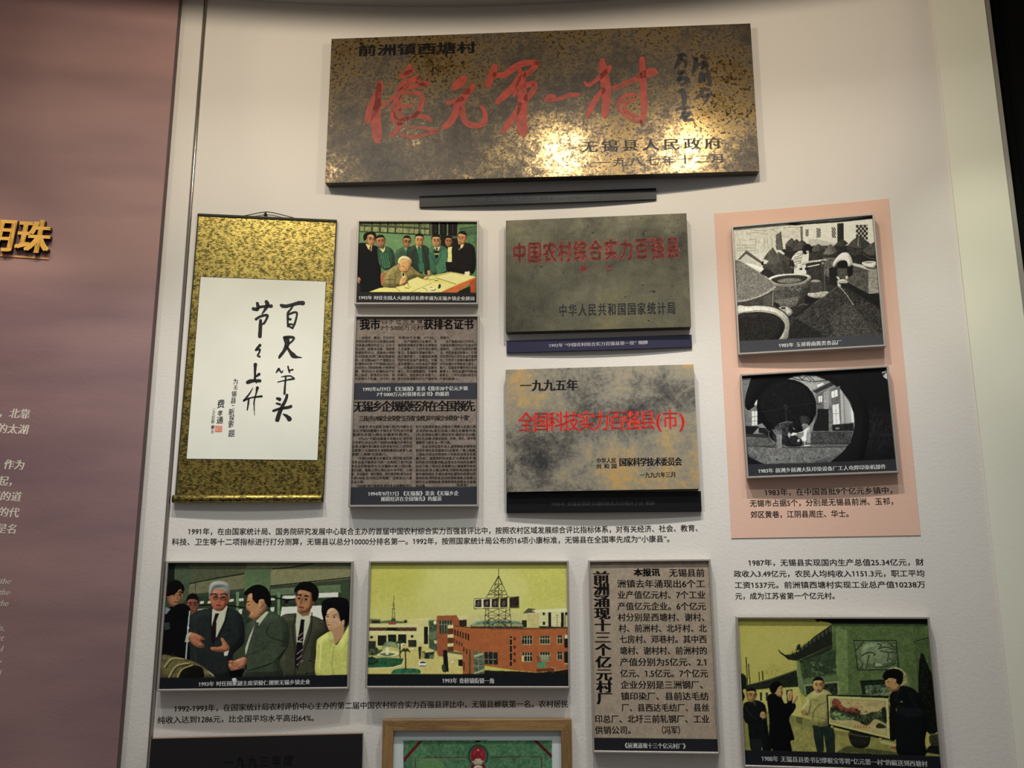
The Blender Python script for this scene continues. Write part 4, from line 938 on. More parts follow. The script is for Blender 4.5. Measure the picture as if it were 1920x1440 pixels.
# first man (left, glasses)
p.S('#16171a', '80 440 200 400 300 430 400 480 420 640 440 900 440 1160 110 1160 85 900 70 700', m=0.2)
p.P('#e5dd8a', '196 410 300 450 292 530 238 490 205 450'); p.P('#7e4a34', '262 455 290 452 286 525 262 505'); p.P('#16171a', '180 400 200 410 250 510 290 545 260 560 180 460')
p.head(285, 348, 150, 195, '#bf8f62', look=1, glasses=True, tilt=6)
p.S('#17120f', '170 300 200 255 280 238 350 275 352 330 300 280 240 290 215 350 180 370', m=0.1)
# second man
p.S('#3c5a4c', '385 480 450 450 540 460 610 510 640 600 640 720 560 800 470 800 400 700', m=0.2); p.P('#e0dc88', '415 480 470 500 500 450 490 520 460 550')
p.P('#2f6a4e', '400 520 470 555 530 520 580 770 480 790', m=0.15)
for x in (430, 460, 495, 525): p.L('#8fb080', 5, [(x, 555), (x + 10, 620), (x + 28, 700), (x + 35, 780)], al=0.8)
p.head(432, 385, 135, 175, '#a57752', look=0, tilt=-8)
# fourth man
p.S('#33443a', '830 490 900 450 960 430 1060 430 1140 470 1190 560 1200 700 1180 830 1130 880 1090 860 1070 700 1040 900 900 760 830 680', m=0.18)
p.P('#3b7a60', '960 470 1050 470 1050 600 1085 830 1010 840 985 620', m=0.1); p.P('#e5df98', '950 440 985 490 1010 500 1040 450 1000 440'); p.P('#1a2420', '985 462 1020 462 1015 500 1000 498')
p.L('#1f2c26', 9, '1060 460 1090 560 1120 700 1130 840'); p.L('#1d2a24', 8, '950 470 990 600 1010 720'); p.head(1010, 368, 128, 185, '#bd8c60', look=0, tilt=3)
p.S('#c08e62', '1130 825 1165 815 1180 850 1165 895 1140 890')
# sixth man behind
p.P('#dfe08c', '1440 470 1500 460 1495 690 1420 690 1430 560', m=0.08); p.head(1450, 385, 105, 155, '#9c6e48', look=0, tilt=4)
# fifth man (green jacket)
p.S('#3f6e58', '1150 520 1220 460 1330 440 1420 490 1440 600 1420 720 1440 800 1380 870 1250 890 1180 840 1160 700', m=0.15)
p.P('#22211c', '1230 480 1310 470 1310 620 1250 640'); p.P('#d9d283', '1235 560 1302 558 1300 580 1238 582', al=0.8); p.P('#e5df98', '1225 470 1260 520 1300 520 1320 460'); p.P('#1a1a18', '1255 480 1290 480 1280 518 1262 518')
p.P('#4c8468', '1300 560 1420 480 1445 800 1280 890 1250 740 1290 700', m=0.12); p.L('#24443a', 7, '1160 540 1220 650 1260 740'); p.L('#24443a', 7, '1330 470 1330 600 1260 745'); p.L('#24443a', 6, '1250 745 1270 880')
p.head(1265, 378, 130, 185, '#b58760', look=0, tilt=0)
# seventh man (right, dark suit)
p.S('#1d1b1b', '1500 480 1600 430 1700 400 1800 430 1850 520 1850 800 1760 890 1520 860 1440 820 1440 700 1500 680', m=0.2)
p.S('#2a1d1a', '1520 700 1700 720 1760 780 1700 800 1540 760', al=0.8); p.P('#e5df98', '1612 430 1690 395 1660 470 1600 512'); p.P('#17181c', '1610 430 1632 432 1622 500 1606 500')
p.head(1650, 340, 135, 190, '#b58258', look=-1, tilt=8); p.P('#1d1b1b', '1400 690 1500 690 1500 860 1420 830', m=0.1)
# chair and table
p.S('#a66d45', '430 880 480 850 520 860 500 980 480 1050 440 1030', m=0.1); p.S('#b58258', '476 835 520 828 530 850 490 860')
p.P('#e6e27a', '250 1140 420 1078 700 1060 1180 900 1480 838 1560 850 1855 912 1855 920 1350 1140 860 1160', m=0.05)
p.P('#efeb96', '1240 930 1500 845 1840 908 1560 1020', m=0.04); p.P('#eeea90', '900 1135 1180 1000 1540 1020 1330 1140', m=0.04)
p.L('#2a2a18', 6, '1250 925 1400 970 1560 1022', sm=False); p.L('#3a3a20', 5, '1230 905 1360 880 1490 848', sm=False, al=0.8); p.L('#2a2a18', 4, '1490 846 1600 870 1680 890', sm=False, al=0.8)
p.P('#d5703c', '1300 1165 1350 1135 1560 1040 1850 920 1850 970 1600 1130 1560 1165', m=0.08); p.P('#2b2620', '1600 1130 1770 1050 1780 1165 1560 1165'); p.P('#c2532c', '1765 985 1850 940 1850 1165 1780 1165', m=0.1)
# old man
p.S('#8a8250', '478 1000 500 880 560 800 660 740 720 720 860 740 960 820 1060 880 1120 920 1060 950 930 930 850 960 760 1060 620 1080 490 1060', m=0.14)
p.L('#4c4526', 8, '500 960 580 950 640 960'); p.L('#4c4526', 8, '640 850 660 930 640 1010 720 1040'); p.L('#5a522e', 7, '860 760 930 850 940 920'); p.L('#4c4526', 7, '680 760 720 830 700 850 660 840')
p.P('#ddd492', '735 850 760 845 790 850 800 900 760 930'); p.P('#15161a', '752 860 785 855 785 895 762 902')
p.S('#d9c48a', '690 700 700 640 760 600 830 610 890 660 890 715 850 700 800 660 740 680 715 720', m=0.1)
p.S('#d6a067', '698 720 730 655 800 640 865 670 880 740 850 820 800 855 740 840 705 790', m=0.08); p.S('#e2cf98', '690 700 720 640 790 615 860 640 880 680 800 650 730 670 712 735', m=0.1)
p.L('#8a5a34', 6, '745 760 770 752 800 765'); p.L('#8a5a34', 6, '815 765 840 755 855 765'); p.L('#7a4a2c', 7, '800 770 815 800 790 805', al=0.7); p.L('#7e3a24', 7, '765 822 795 830 815 820'); p.S('#b07848', '700 730 720 725 725 770 708 775', al=0.8)
p.S('#d6a067', '715 1000 740 930 800 900 830 925 815 990 760 1030 715 1040', m=0.06); p.L('#94643c', 5, '750 950 790 930 815 945', al=0.7); p.L('#94643c', 5, '745 975 785 955 812 965', al=0.7)
p.S('#d8a56c', '1070 935 1110 905 1150 920 1140 950 1090 960'); p.L('#1a1a14', 6, '1125 935 1132 955', sm=False)
p.P('#ece88c', '830 980 980 915 1190 1000 1000 1080 880 1070', m=0.03); p.L('#4c4a2c', 5, '835 975 850 1050 900 1075', sm=False); p.P('#e8e484', '650 1070 760 1040 860 1060 1000 1100 860 1140 720 1140', m=0.03); p.L('#4c4a2c', 5, '655 1072 730 1140', sm=False); p.L('#4c4a2c', 4, '890 1140 1190 1010', sm=False)
for q in ('790 1065 815 1085 830 1070', '830 1085 855 1080 850 1095', '1220 945 1260 975 1300 955', '1240 970 1290 965', '1160 960 1210 950'): p.L('#3a3820', 6, q)
p.P('#232e22', '1290 1085 1300 1030 1325 1018 1335 1060 1310 1092'); p.S('#e9e7b0', '1140 1085 1180 1065 1240 1080 1250 1110 1190 1120'); p.L('#20231c', 9, '1190 1118 1235 1115 1255 1095'); p.L('#20231c', 7, '1165 1070 1205 1075'); p.L('#5a5a34', 7, '1060 1085 1100 1090 1130 1130')
p.P('#e9e6b8', '1688 838 1765 830 1762 895 1690 892'); p.P('#c7c58c', '1765 850 1790 855 1785 880 1764 880', al=0.4)
p.S('#b5835a', '80 930 110 920 135 965 115 975 120 1010 90 1000'); p.P('#3a3a36', '60 1010 120 1020 130 1165 60 1165', al=0.8)
p.P('#2f2f34', '0 1136 2000 1152 2000 1500 0 1500')
p.finish('photo_print', M_PRINT, t, 1.0, 0.03, tint=(1.08, 1.0, 0.88))
g = Geo(); text_on(g, bd, off, CA, '1992年 时任全国人大副委员长费孝通为无锡乡镇企业题词', 98, 1226, 1838, 1240, 58, bold=0.02); g.build('caption_text', M_WHITE, t, off + 0.0004)

# ===== soy sauce yard, black and white
t = frame_thing('picture_frame', 'framed black and white print of big vats with conical straw lids', 'picture frame', B['photoB'], 'framed photographs')
bd = B['photoB']; off = bd.off; CB = (6.4, 1370, 395)
p = Paint(bd, off, bd.rect, CB, 0.0011, '#d9d6c4')
p.R('#dedbc9', 0, -50, 2000, 2000, m=0.06)
p.P('#e6e3d2', '860 190 1760 70 1760 440 860 400', m=0.05); p.P('#1a1816', '0 180 300 190 640 150 1240 100 1740 40 1740 0 0 0'); p.P('#2a2824', '640 150 900 150 1300 118 1740 60 1740 95 1300 140 900 165 650 190', n=0.5)
p.P('#d5d2c0', '30 200 640 160 860 190 860 330 600 330 560 440 400 500 40 600', m=0.12)
for d in ('50 240 200 225 380 240 560 210', '180 275 330 265 450 290', '640 205 740 200 840 205', '480 215 560 260', '220 350 300 345 300 400'): p.L('#6e6a60', 5, d, al=0.8)
for r in range(3):
    for k in range(9): p.R('#8a867a', 80 + k * 26, 405 + r * 32, 98 + k * 26, 425 + r * 32, al=0.45, n=0.4)
for x in (400, 440, 490): p.L('#9a9688', 12, [(x, 330), (x + 10, 470)], al=0.5)
p.P('#4a4742', '540 290 605 250 620 470 545 470', n=0.7, m=0.4, al=0.8); p.P('#57544e', '835 190 865 188 868 360 840 340', al=0.8, n=0.5); p.L('#1e1c1a', 9, '600 250 625 460', sm=False, al=0.7)
p.P('#2b2926', '1278 155 1355 148 1358 340 1345 390 1280 400'); p.P('#4a4742', '1278 155 1300 153 1300 390 1280 400', al=0.5)
for x0, y0, x1, y1, nx_, ny_ in ((898, 224, 935, 308, 3, 6), (1030, 210, 1080, 322, 4, 7), (1212, 200, 1260, 325, 4, 6), (1505, 172, 1645, 345, 6, 6)):
    p.R('#c5c2b2', x0, y0, x1, y1)
    for i in range(nx_):
        for j in range(ny_):
            if (i + j) % 2 == 0: dx, dy = (x1 - x0) / nx_, (y1 - y0) / ny_; p.S('#24221f', [(x0 + i * dx + 1, y0 + j * dy + 1), (x0 + i * dx + dx - 1, y0 + j * dy + 1), (x0 + i * dx + dx - 1, y0 + j * dy + dy), (x0 + i * dx + 1, y0 + j * dy + dy)])
p.L('#2a2824', 6, '1505 182 1645 172', sm=False); p.S('#8a877c', '930 360 1010 340 1200 380 1280 420 1000 440', al=0.35, soft=2, n=0.5)
p.P('#33302c', '400 700 700 480 1000 420 1280 420 1800 400 1800 1500 60 1500 60 1100 480 900', n=0.4, m=0.4)
# rear lids
def lid(d, c='#4c4a45', n=0.35, **k): p.S(c, d, n=n, m=0.25, **k)
def cone(apex, bl, br, drop=20, c='#4f4d48', rim='#2c2a27', n=0.3):
    ax, ay = apex; x0, y0 = bl; x1, y1 = br; pts = [(ax, ay), ((ax + x1) / 2 + 6, (ay + y1) / 2 - 4), (x1, y1)]
    for k in range(1, 7): q = k / 7; pts.append((x1 + (x0 - x1) * q, y1 + (y0 - y1) * q + drop * math.sin(math.pi * q)))
    pts += [(x0, y0), ((ax + x0) / 2 - 6, (ay + y0) / 2 - 4)]; p.P(c, pts, n=n, m=0.2)
    p.P('#1c1b19', [(ax, ay), ((ax + x1) / 2, (ay + y1) / 2), (x1, y1), ((x0 + x1) / 2 + 30, (y0 + y1) / 2 + drop)], al=0.28, soft=2)
cone((735, 325), (655, 405), (800, 430), c='#5a5750'); cone((790, 338), (690, 450), (880, 440), c='#4a4843'); cone((850, 348), (740, 480), (930, 410), c='#55534d')
p.P('#2d2b28', '600 470 640 460 780 490 740 560 680 540'); p.P('#37352f', '655 410 760 450 740 500 660 480', n=0.4)
p.P('#3b3935', '940 430 1130 420 1260 460 1120 580 950 600', n=0.4, m=0.3); cone((1050, 398), (960, 480), (1135, 450), c='#5e5b54'); cone((1190, 398), (1110, 525), (1310, 480), c='#77746b', n=0.25)
p.P('#2c2a27', '1240 430 1740 420 1740 620 1500 640 1300 540', n=0.5, m=0.4); cone((1335, 340), (1245, 420), (1412, 395), c='#45433e'); cone((1535, 300), (1400, 420), (1680, 400), 45, c='#4f4c47', n=0.4)
p.S('#3a3834', '1400 420 1540 470 1680 400 1600 520 1480 560 1400 500', n=0.5, m=0.3); cone((1760, 350), (1580, 480), (1800, 500), 50, c='#57544e', n=0.4); p.S('#262422', '1580 490 1660 560 1760 590 1760 640 1600 620 1570 540', n=0.4); p.L('#8a877c', 5, '1585 510 1650 560 1740 585', al=0.7)
p.L('#a8a598', 12, '1535 320 1530 370 1528 430', al=0.7, n=0.5)
# left lids
p.P('#c9c6b5', '100 590 180 520 370 660 300 700 150 640', m=0.1); p.P('#5a5850', '85 585 190 475 380 615 390 655 185 520 110 590', n=0.3); p.P('#1e1c1a', '365 625 392 600 400 650 370 658'); p.S('#e6e3d2', '150 640 260 640 410 700 410 745 350 748')
cone((505, 440), (390, 580), (600, 600), c='#5d5b54'); cone((575, 495), (405, 660), (740, 610), 60, c='#615e57'); p.S('#45433e', '400 640 560 660 520 720 400 700', n=0.4); cone((605, 575), (480, 720), (765, 730), 70, c='#4a4843', n=0.4)
p.P('#2a2825', '400 700 480 715 560 800 440 800 350 750', n=0.3); p.L('#8a877c', 5, '605 580 550 640 490 715', al=0.6)
# wall at right and basin
p.P('#6b6860', '1110 560 1260 570 1260 640 1180 700 1180 800 1110 760', n=0.35, m=0.3); p.P('#5b5851', '1440 640 1660 700 1660 1000 1400 880 1400 760', n=0.35, m=0.3); p.P('#9a978a', '1650 700 1760 690 1790 985 1655 998', n=0.2, m=0.25); p.P('#d8d5c4', '1460 625 1600 655 1750 690 1650 710 1440 650', m=0.1)
p.S('#eae7d8', '1575 625 1640 607 1735 612 1740 660 1690 690 1610 665'); p.S('#8a877c', '1590 622 1650 612 1725 618 1660 635', al=0.8); p.P('#24221f', '1590 665 1740 690 1742 698 1650 700', al=0.7)
p.P('#3a3733', '900 670 1080 640 1110 760 1110 1000 960 960 900 760', n=0.45, m=0.3)
# woman with scale
p.S('#c9c6b6', '725 600 760 530 830 480 880 500 870 600 850 640 780 690 730 680', n=0.25, m=0.15)
for d in ('760 560 820 545 850 520', '745 585 800 575 850 560', '790 520 840 505', '740 620 790 612 840 600'): p.L('#4a4742', 6, d, al=0.7)
p.P('#e6e3d3', '862 530 940 500 935 600 900 640 910 760 760 755 760 700 840 650', m=0.05); p.S('#1b1917', '860 460 890 405 940 400 975 440 970 500 935 500 900 525 870 510', n=0.3); p.S('#c5c2b2', '905 485 935 482 940 500 915 510')
p.P('#2a2825', '700 600 750 590 770 660 750 690 710 650', n=0.6); p.S('#d8d5c5', '800 650 850 640 850 700 815 712'); p.S('#1d1b19', '820 695 860 690 850 715'); p.P('#22201e', '740 700 760 700 755 770 738 740')
p.L('#cfccbc', 22, '860 632 960 612 1150 590', sm=False, n=0.2); p.L('#3a3733', 7, '860 646 1150 603', sm=False); p.L('#dbd8c8', 14, '920 675 1065 645', sm=False); p.S('#1c1a18', '895 685 950 680 925 710 895 712')
p.P('#4a4843', '1080 600 1125 595 1125 680 1085 685', n=0.3); p.P('#a19e92', '1092 620 1118 615 1118 640 1092 645'); p.P('#3b3935', '1095 680 1122 680 1138 1000 1112 1000', n=0.3); p.L('#9a978b', 5, '1120 690 1135 990', sm=False, al=0.8)
# bent woman
p.P('#24221f', '1180 690 1250 660 1290 800 1270 900 1190 880', n=0.4); p.S('#ebe8da', '1225 640 1265 570 1330 510 1400 505 1445 560 1465 640 1440 680 1390 650 1300 610 1240 680', m=0.04)
p.S('#191715', '1285 640 1320 600 1380 598 1405 640 1390 680 1330 720 1290 700', n=0.3); p.P('#55524b', '1270 690 1400 690 1390 780 1400 830 1290 810', n=0.3, m=0.2); p.P('#1c1a18', '1400 680 1465 650 1470 760 1420 800 1405 780'); p.P('#211f1c', '1185 690 1280 680 1275 770 1200 800')
p.S('#dedbcb', '1268 790 1300 800 1310 830 1290 828'); p.S('#d5d2c2', '1380 790 1402 785 1410 810 1385 828'); p.S('#b5b2a4', '1280 845 1340 822 1405 840 1410 870 1350 890 1285 870', n=0.15); p.S('#d6d3c3', '1280 842 1340 824 1400 838 1350 850'); p.P('#262421', '1290 870 1405 870 1400 930 1320 935')
p.P('#1f1d1b', '1400 860 1660 1000 1800 1010 1810 1180 1600 1060 1420 930', n=0.5, m=0.3)
# big bucket, base
p.P('#4b4843', '955 850 1085 845 1100 970 960 975', n=0.35, m=0.3); p.S('#9b988c', '955 850 1010 828 1085 845 1030 862'); p.S('#aaa79a', '930 990 1010 985 1110 970 1180 975 1140 1030 1020 1050 940 1030', n=0.3, m=0.3); p.P('#1b1917', '900 1020 1060 1060 960 1120 880 1110', n=0.5)
# big round vat
p.S('#4b4944', '465 850 520 900 700 900 880 870 965 800 950 900 900 1020 800 1140 700 1165 600 1160 520 1080 500 960', n=0.55, m=0.35)
p.S('#a5a296', '520 1080 640 1060 800 1040 780 1140 640 1160 550 1130', al=0.35, n=0.7, soft=2); p.S('#c9c6b7', '448 815 560 770 750 755 900 762 968 800 900 860 720 892 540 890 470 850', n=0.12)
p.S('#35332f', '485 825 600 785 760 772 880 780 925 805 860 850 700 878 560 872', n=0.4); p.S('#8d8a7e', '560 850 640 815 780 812 850 835 700 872', n=0.5, al=0.8); p.R('#8c897e', 785, 945, 815, 958); p.L('#d8d5c6', 6, '500 885 620 905 780 893 900 862', al=0.8)
# large cone lid left
p.P('#7e7b72', '40 600 80 590 200 650 370 760 480 840 540 905 530 945 430 1000 300 1050 160 1080 70 1095', n=0.4, m=0.15)
p.P('#5a5850', '40 600 65 600 75 850 75 1095 60 1095', al=0.5)
for k in range(26):
    q = k / 25; x = 80 + 450 * q; y = 1090 - 20 * q - 150 * q ** 2.2; p.L('#dedbcb', 9, [(x, y - 14), (x + 2, y + 8)], sm=False)
p.P('#45423d', '70 1100 200 1085 400 1020 520 960 510 1150 420 1150 75 1160', n=0.4, m=0.3)
for k in range(12): p.L('#8a877c', 5, [(400 + k * 9, 1030 - k * 3), (405 + k * 9, 1140)], sm=False, al=0.5)
p.L('#a19e92', 7, '510 965 505 1150', sm=False); p.P('#211f1d', '520 1090 640 1170 760 1170 860 1110 960 1120 880 1200 780 1280 700 1250 560 1180', n=0.5, m=0.3)
p.S('#aaa79a', '575 1165 640 1150 720 1175 745 1230 700 1262 650 1220', n=0.35, m=0.2); p.S('#3b3935', '600 1165 650 1155 660 1175 620 1182'); p.S('#2b2926', '760 1150 880 1110 960 1130 880 1200 780 1270 740 1200', n=0.4); p.L('#8a877c', 6, '820 1140 870 1120 920 1130', al=0.8)
# big front lid
p.P('#393733', '1290 905 1330 915 1500 1020 1700 1140 1830 1230 1850 1760 650 1760 700 1400 790 1280 1000 1120 1180 980', n=0.75, m=0.45)
p.P('#1a1917', '700 1400 790 1290 1100 1480 1200 1760 640 1760', al=0.6, soft=3); p.S('#5f5c55', '1200 1250 1400 1120 1600 1300 1700 1600 1400 1700 1250 1500', al=0.35, soft=3, n=0.8)
p.L('#b9b6a8', 9, '1290 900 1330 935 1400 1020 1470 1130', sm=False, n=0.5); p.L('#8d8a7e', 6, '1280 910 1180 990 1000 1115', sm=False, al=0.7); p.S('#c9c6b7', '1285 870 1320 890 1320 915 1290 910')
# front left vat
p.S('#c1beaf', '60 1190 200 1150 400 1145 560 1180 680 1270 705 1400 690 1520 560 1640 400 1720 300 1760 20 1760', m=0.12, n=0.1); p.S('#24221f', '85 1260 200 1222 380 1215 540 1250 640 1340 640 1440 560 1560 400 1650 80 1680 60 1500', n=0.7, m=0.3)
p.L('#6d6a62', 10, '85 1240 220 1210 380 1200 540 1235 640 1310', al=0.8); p.P('#2b2926', '700 1420 720 1420 715 1640 560 1660 600 1600 690 1520')
p.P('#46464b', '20 1566 300 1556 800 1533 1400 1506 1900 1476 1900 1900 20 1900')
p.finish('photo_print', M_PRINT, t, 1.0, 0.09, con=0.12, sat=0.9)
g = Geo(); text_on(g, bd, off, (4.5, 1330, 360), '1983年 玉祁蓉南酱类食品厂', 585, 1296, 1118, 1268, 36, bold=0.02); g.build('caption_text', M_WHITE, t, off + 0.0004)

# ===== welding inside the drum, black and white
t = frame_thing('picture_frame', 'framed dark black and white print of a welder beside a huge drum', 'picture frame', B['photoC'], 'framed photographs')
bd = B['photoC']; off = bd.off; CC = (6.0, 1380, 680)
p = Paint(bd, off, bd.rect, CC, 0.0011, '#19181b')
p.R('#19181b', 0, 0, 2000, 1500, m=0.15); p.S('#2b2a2c', '1350 620 1600 560 1800 640 1800 900 1500 1000 1350 900', al=0.6, soft=4, n=0.4, m=0.6); p.P('#c9c8c4', '1640 105 1700 85 1710 195 1660 160'); p.P('#2a2a2c', '1640 120 1700 100 1660 150', al=0.8)
# view through the rings
p.P('#7a7a78', '60 180 200 175 130 330 100 460 120 530 200 500 240 410 240 760 110 760', m=0.15); p.P('#d6d6d0', '190 470 240 415 235 480'); p.P('#e0e0da', '178 545 240 545 240 710 180 715'); p.L('#6a6a68', 5, '210 545 212 712', sm=False); p.L('#6a6a68', 5, '178 610 240 606', sm=False); p.L('#6a6a68', 4, '178 660 240 655', sm=False)
ring = [(560, 185), (620, 160), (760, 140), (900, 150), (1050, 210), (1180, 310), (1280, 440), (1325, 580), (1335, 700), (1300, 860), (1220, 980), (1090, 1100), (1060, 1120), (320, 1145), (140, 1050), (110, 930), (105, 720), (240, 700), (480, 620), (700, 400), (640, 250)]
p.P('#8c8c8a', ring, m=0.12)
p.P('#a5a5a2', '560 185 760 145 960 180 920 240 780 300 700 230', m=0.15); 
for d in ('500 195 620 165 700 190 850 215', '700 150 760 205', '740 195 790 150 850 210', '820 150 880 205', '860 215 1040 200'): p.L('#2e2e30', 9, d, sm=False)
p.P('#3c3c3e', '860 320 1060 220 1110 250 900 345'); p.P('#c9c9c4', '830 300 855 290 850 318'); p.P('#b0b0ac', '790 240 930 235 890 290 820 300', m=0.1)
p.P('#e6e6e0', '912 250 978 222 985 245 915 278'); p.P('#6e6e6e', '900 345 1170 260 1180 690 1080 700 910 560', m=0.2); p.P('#9a9a98', '985 330 1040 300 1045 520 990 520', m=0.2); p.P('#8b8b89', '1040 290 1060 285 1075 480 1045 480')
for q in ('925 380 970 372 970 440 930 448', '1072 325 1140 302 1145 375 1075 400', '1085 478 1155 462 1170 690 1095 695'): p.P('#ecece6', q)
for d in ('948 375 950 445', '1106 315 1108 388', '1120 470 1130 692', '1090 575 1165 570'): p.L('#6e6e6c', 4, d, sm=False)
p.P('#b3b3b0', '1170 290 1200 330 1215 680 1190 690', m=0.1); p.P('#a2a2a0', '1215 350 1290 480 1310 670 1230 680', c2='#bdbdb9', gd='x'); p.P('#ecece6', '1288 480 1320 560 1330 670 1305 675')
p.P('#232325', '910 520 1040 520 1045 770 860 770', m=0.1); p.P('#777775', '1040 525 1075 520 1085 770 1050 770', m=0.3, n=0.2); p.P('#29292b', '1080 700 1320 680 1325 770 1085 770', n=0.5, m=0.5); p.P('#a9a9a6', '1120 730 1160 728 1160 750 1120 750', al=0.7); p.L('#2b2b2d', 8, '905 465 960 468', sm=False)
p.P('#4d4d4e', '840 772 1310 768 1290 905 840 905', n=0.3, m=0.35); p.L('#8a8a88', 5, '840 772 1310 770', sm=False); p.P('#2c2c2e', '840 900 1280 905 1270 925 840 915'); 
# floor
p.P('#616160', '105 820 500 830 860 910 1270 915 1220 985 1090 1100 1060 1122 320 1150 140 1055 110 930', n=0.3, m=0.25); p.P('#8d8d8a', '130 960 600 940 1250 930 1180 1020 900 1110 330 1140 200 1080', al=0.45, soft=2, m=0.3)
p.L('#1d1d1f', 7, '330 950 560 958 1250 945', sm=False); p.L('#2b2b2d', 7, '110 935 300 940 520 930', sm=False); p.P('#2a2a2c', '105 800 360 800 400 850 110 830', n=0.5, al=0.8)
for x, y in ((220, 1068), (460, 1090), (935, 1068), (600, 1080)): p.E('#333334', x, y, 16, 6)
p.P('#1f1f21', '105 712 265 715 210 780 190 805 105 800'); p.P('#8a8a88', '190 800 250 730 255 790', al=0.7); p.P('#262628', '255 730 360 735 365 840 320 800 255 790')
# arm of the outer ring, and the drum
p.S('#161518', '200 150 420 120 640 160 460 215 330 290 240 400 200 480 150 535 105 500 105 400 140 270')
p.E('#161518', 570, 500, 338, 318, m=0.2); p.E('#1d1c1f', 560, 490, 290, 275, al=0.8, m=0.3); p.S('#131215', '240 420 260 620 360 760 420 880 560 800 400 700 300 560')
for d in ('270 555 420 535 560 505 700 480 890 455', '380 300 480 400 560 500 700 680 740 720'): p.L('#2c2b2e', 6, d, sm=False)
t_ = np.linspace(0, 2 * math.pi, 17); p.L('#4a494b', 5, [(560 + 20 * math.cos(a), 498 + 20 * math.sin(a)) for a in t_], sm=False); p.L('#4a494b', 5, '560 520 566 660', sm=False)
p.L('#a9a9a6', 5, '905 470 912 560 895 640 860 710 820 740'); p.L('#7a7a78', 5, '305 700 350 760 420 790', al=0.8); p.P('#1a191c', '330 780 420 780 470 900 400 870 360 820'); p.L('#9a9a98', 5, '365 785 370 830 420 885', al=0.8)
p.S('#6e6e6e', '720 610 790 600 830 640 800 700 740 700', al=0.35, soft=3, m=0.5)
# welder
p.S('#3a393b', '430 740 480 690 570 660 640 670 655 700 620 740 690 780 640 830 560 870 540 920 470 900 420 850', m=0.5, n=0.25); p.L('#8d8d8b', 5, '480 690 560 665 635 672'); p.P('#1d1c1f', '600 700 720 780 700 800 640 790 590 760'); p.L('#b0b0ac', 6, '640 730 665 755', sm=False)
p.S('#26252a', '540 830 700 830 740 930 560 935', n=0.5, m=0.4); p.P('#e9e9e4', '610 820 640 785 700 795 640 822'); p.P('#cfcfca', '590 780 615 800 605 850 580 820', al=0.8, n=0.4); p.S('#b9b9b4', '690 870 715 860 720 885 695 895')
for k in range(9):
    x = 400 + k * 15; p.L('#a9a9a6' if k % 2 else '#5b5b5a', 6, [(x, 745 + (k % 3) * 8), (455 + k * 7, 820)], sm=False)
p.P('#8d8d8b', '455 815 515 815 512 960 460 962', c2='#bdbdb9', gd='x'); 
for x in (470, 488, 503): p.L('#3a3a3b', 5, [(x, 820), (x, 958)], sm=False)
p.S('#d5d5d0', '740 700 800 690 830 740 800 800 790 880 760 890 770 800', al=0.55, soft=2, n=0.5); p.S('#ffffff', '735 850 760 820 770 760 815 735 800 800 795 850 785 890 760 880'); p.E('#ffffff', 765, 858, 26, 24); p.L('#f2f2ee', 6, '700 790 750 775 800 740'); p.L('#e6e6e0', 5, '770 890 775 930', sm=False); p.L('#e6e6e0', 8, '765 932 840 930', sm=False); p.L('#cfcfca', 4, '690 840 740 850', sm=False)
p.S('#c9c9c4', '820 740 840 800 830 870 805 900', al=0.35, soft=2, n=0.5)
# nearest ring edge over the view
p.S('#19181b', [(900, 130), (1060, 190), (1200, 290), (1300, 440), (1350, 600), (1345, 760), (1290, 900), (1210, 1010), (1080, 1120), (1400, 1140), (1500, 600), (1300, 200), (1000, 100)], m=0.1); p.L('#3a393b', 5, '1180 305 1290 440 1335 600 1330 740 1290 880', al=0.6)
p.P('#1b1a1d', '125 1045 210 1090 330 1150 120 1160')
p.P('#38383d', '60 1145 800 1130 1900 1080 1900 1500 60 1500')
p.finish('photo_print', M_PRINT, t, 1.0, 0.08, con=0.25)
g = Geo(); text_on(g, bd, off, CC, '1983年 前洲乡前洲大队印染设备厂工人电焊印染机部件', 248, 1220, 1688, 1170, 50, bold=0.02); g.build('caption_text', M_WHITE, t, off + 0.0004)

# ===== visitors in a factory, colour
t = frame_thing('picture_frame', 'framed colour print of four men in suits and a woman in a factory', 'picture frame', B['photoD'], 'framed photographs')
bd = B['photoD']; off = bd.off; CD = (5.0526, 290, 1045)
p = Paint(bd, off, bd.rect, CD, 0.0013, '#4a5a3c')
p.R('#46523c', 0, 0, 2000, 1500, m=0.1); p.P('#7b7c58', '330 60 1900 60 1900 200 860 300 320 360', m=0.1); p.P('#5e6346', '330 60 870 60 870 160 330 250', m=0.1); p.P('#8b8a60', '1100 110 1860 90 1860 190 1100 270', m=0.08)
p.P('#23291f', '100 60 200 60 180 360 100 400'); p.P('#55644a', '190 100 350 100 330 250 320 370 260 440 180 360', m=0.1); p.L('#181c14', 9, '330 250 600 195 870 150', sm=False); p.L('#181c14', 9, '1110 110 1300 95 1500 60', sm=False); p.L('#141810', 9, '1090 272 1860 190', sm=False); p.L('#4a5038', 8, '320 355 850 300', sm=False); p.L('#2a3022', 5, '388 240 385 380', sm=False)
p.P('#5d7250', '850 100 1105 100 1085 330 850 330', c2='#6d8458', m=0.08); p.P('#3a4a34', '310 375 1860 300 1860 620 310 620', m=0.25)
p.P('#6a7f5a', '1100 300 1860 250 1860 330 1100 360', m=0.1); p.P('#45583c', '1760 240 1860 230 1860 480 1790 470 1760 300')
for x0, x1, y in ((425, 465, 418), (500, 535, 415), (690, 748, 398), (790, 842, 392), (1095, 1140, 385)): p.P('#dcdfc4', [(x0 + 6, y), (x1, y - 5), (x1, y + 20), (x0, y + 24)])
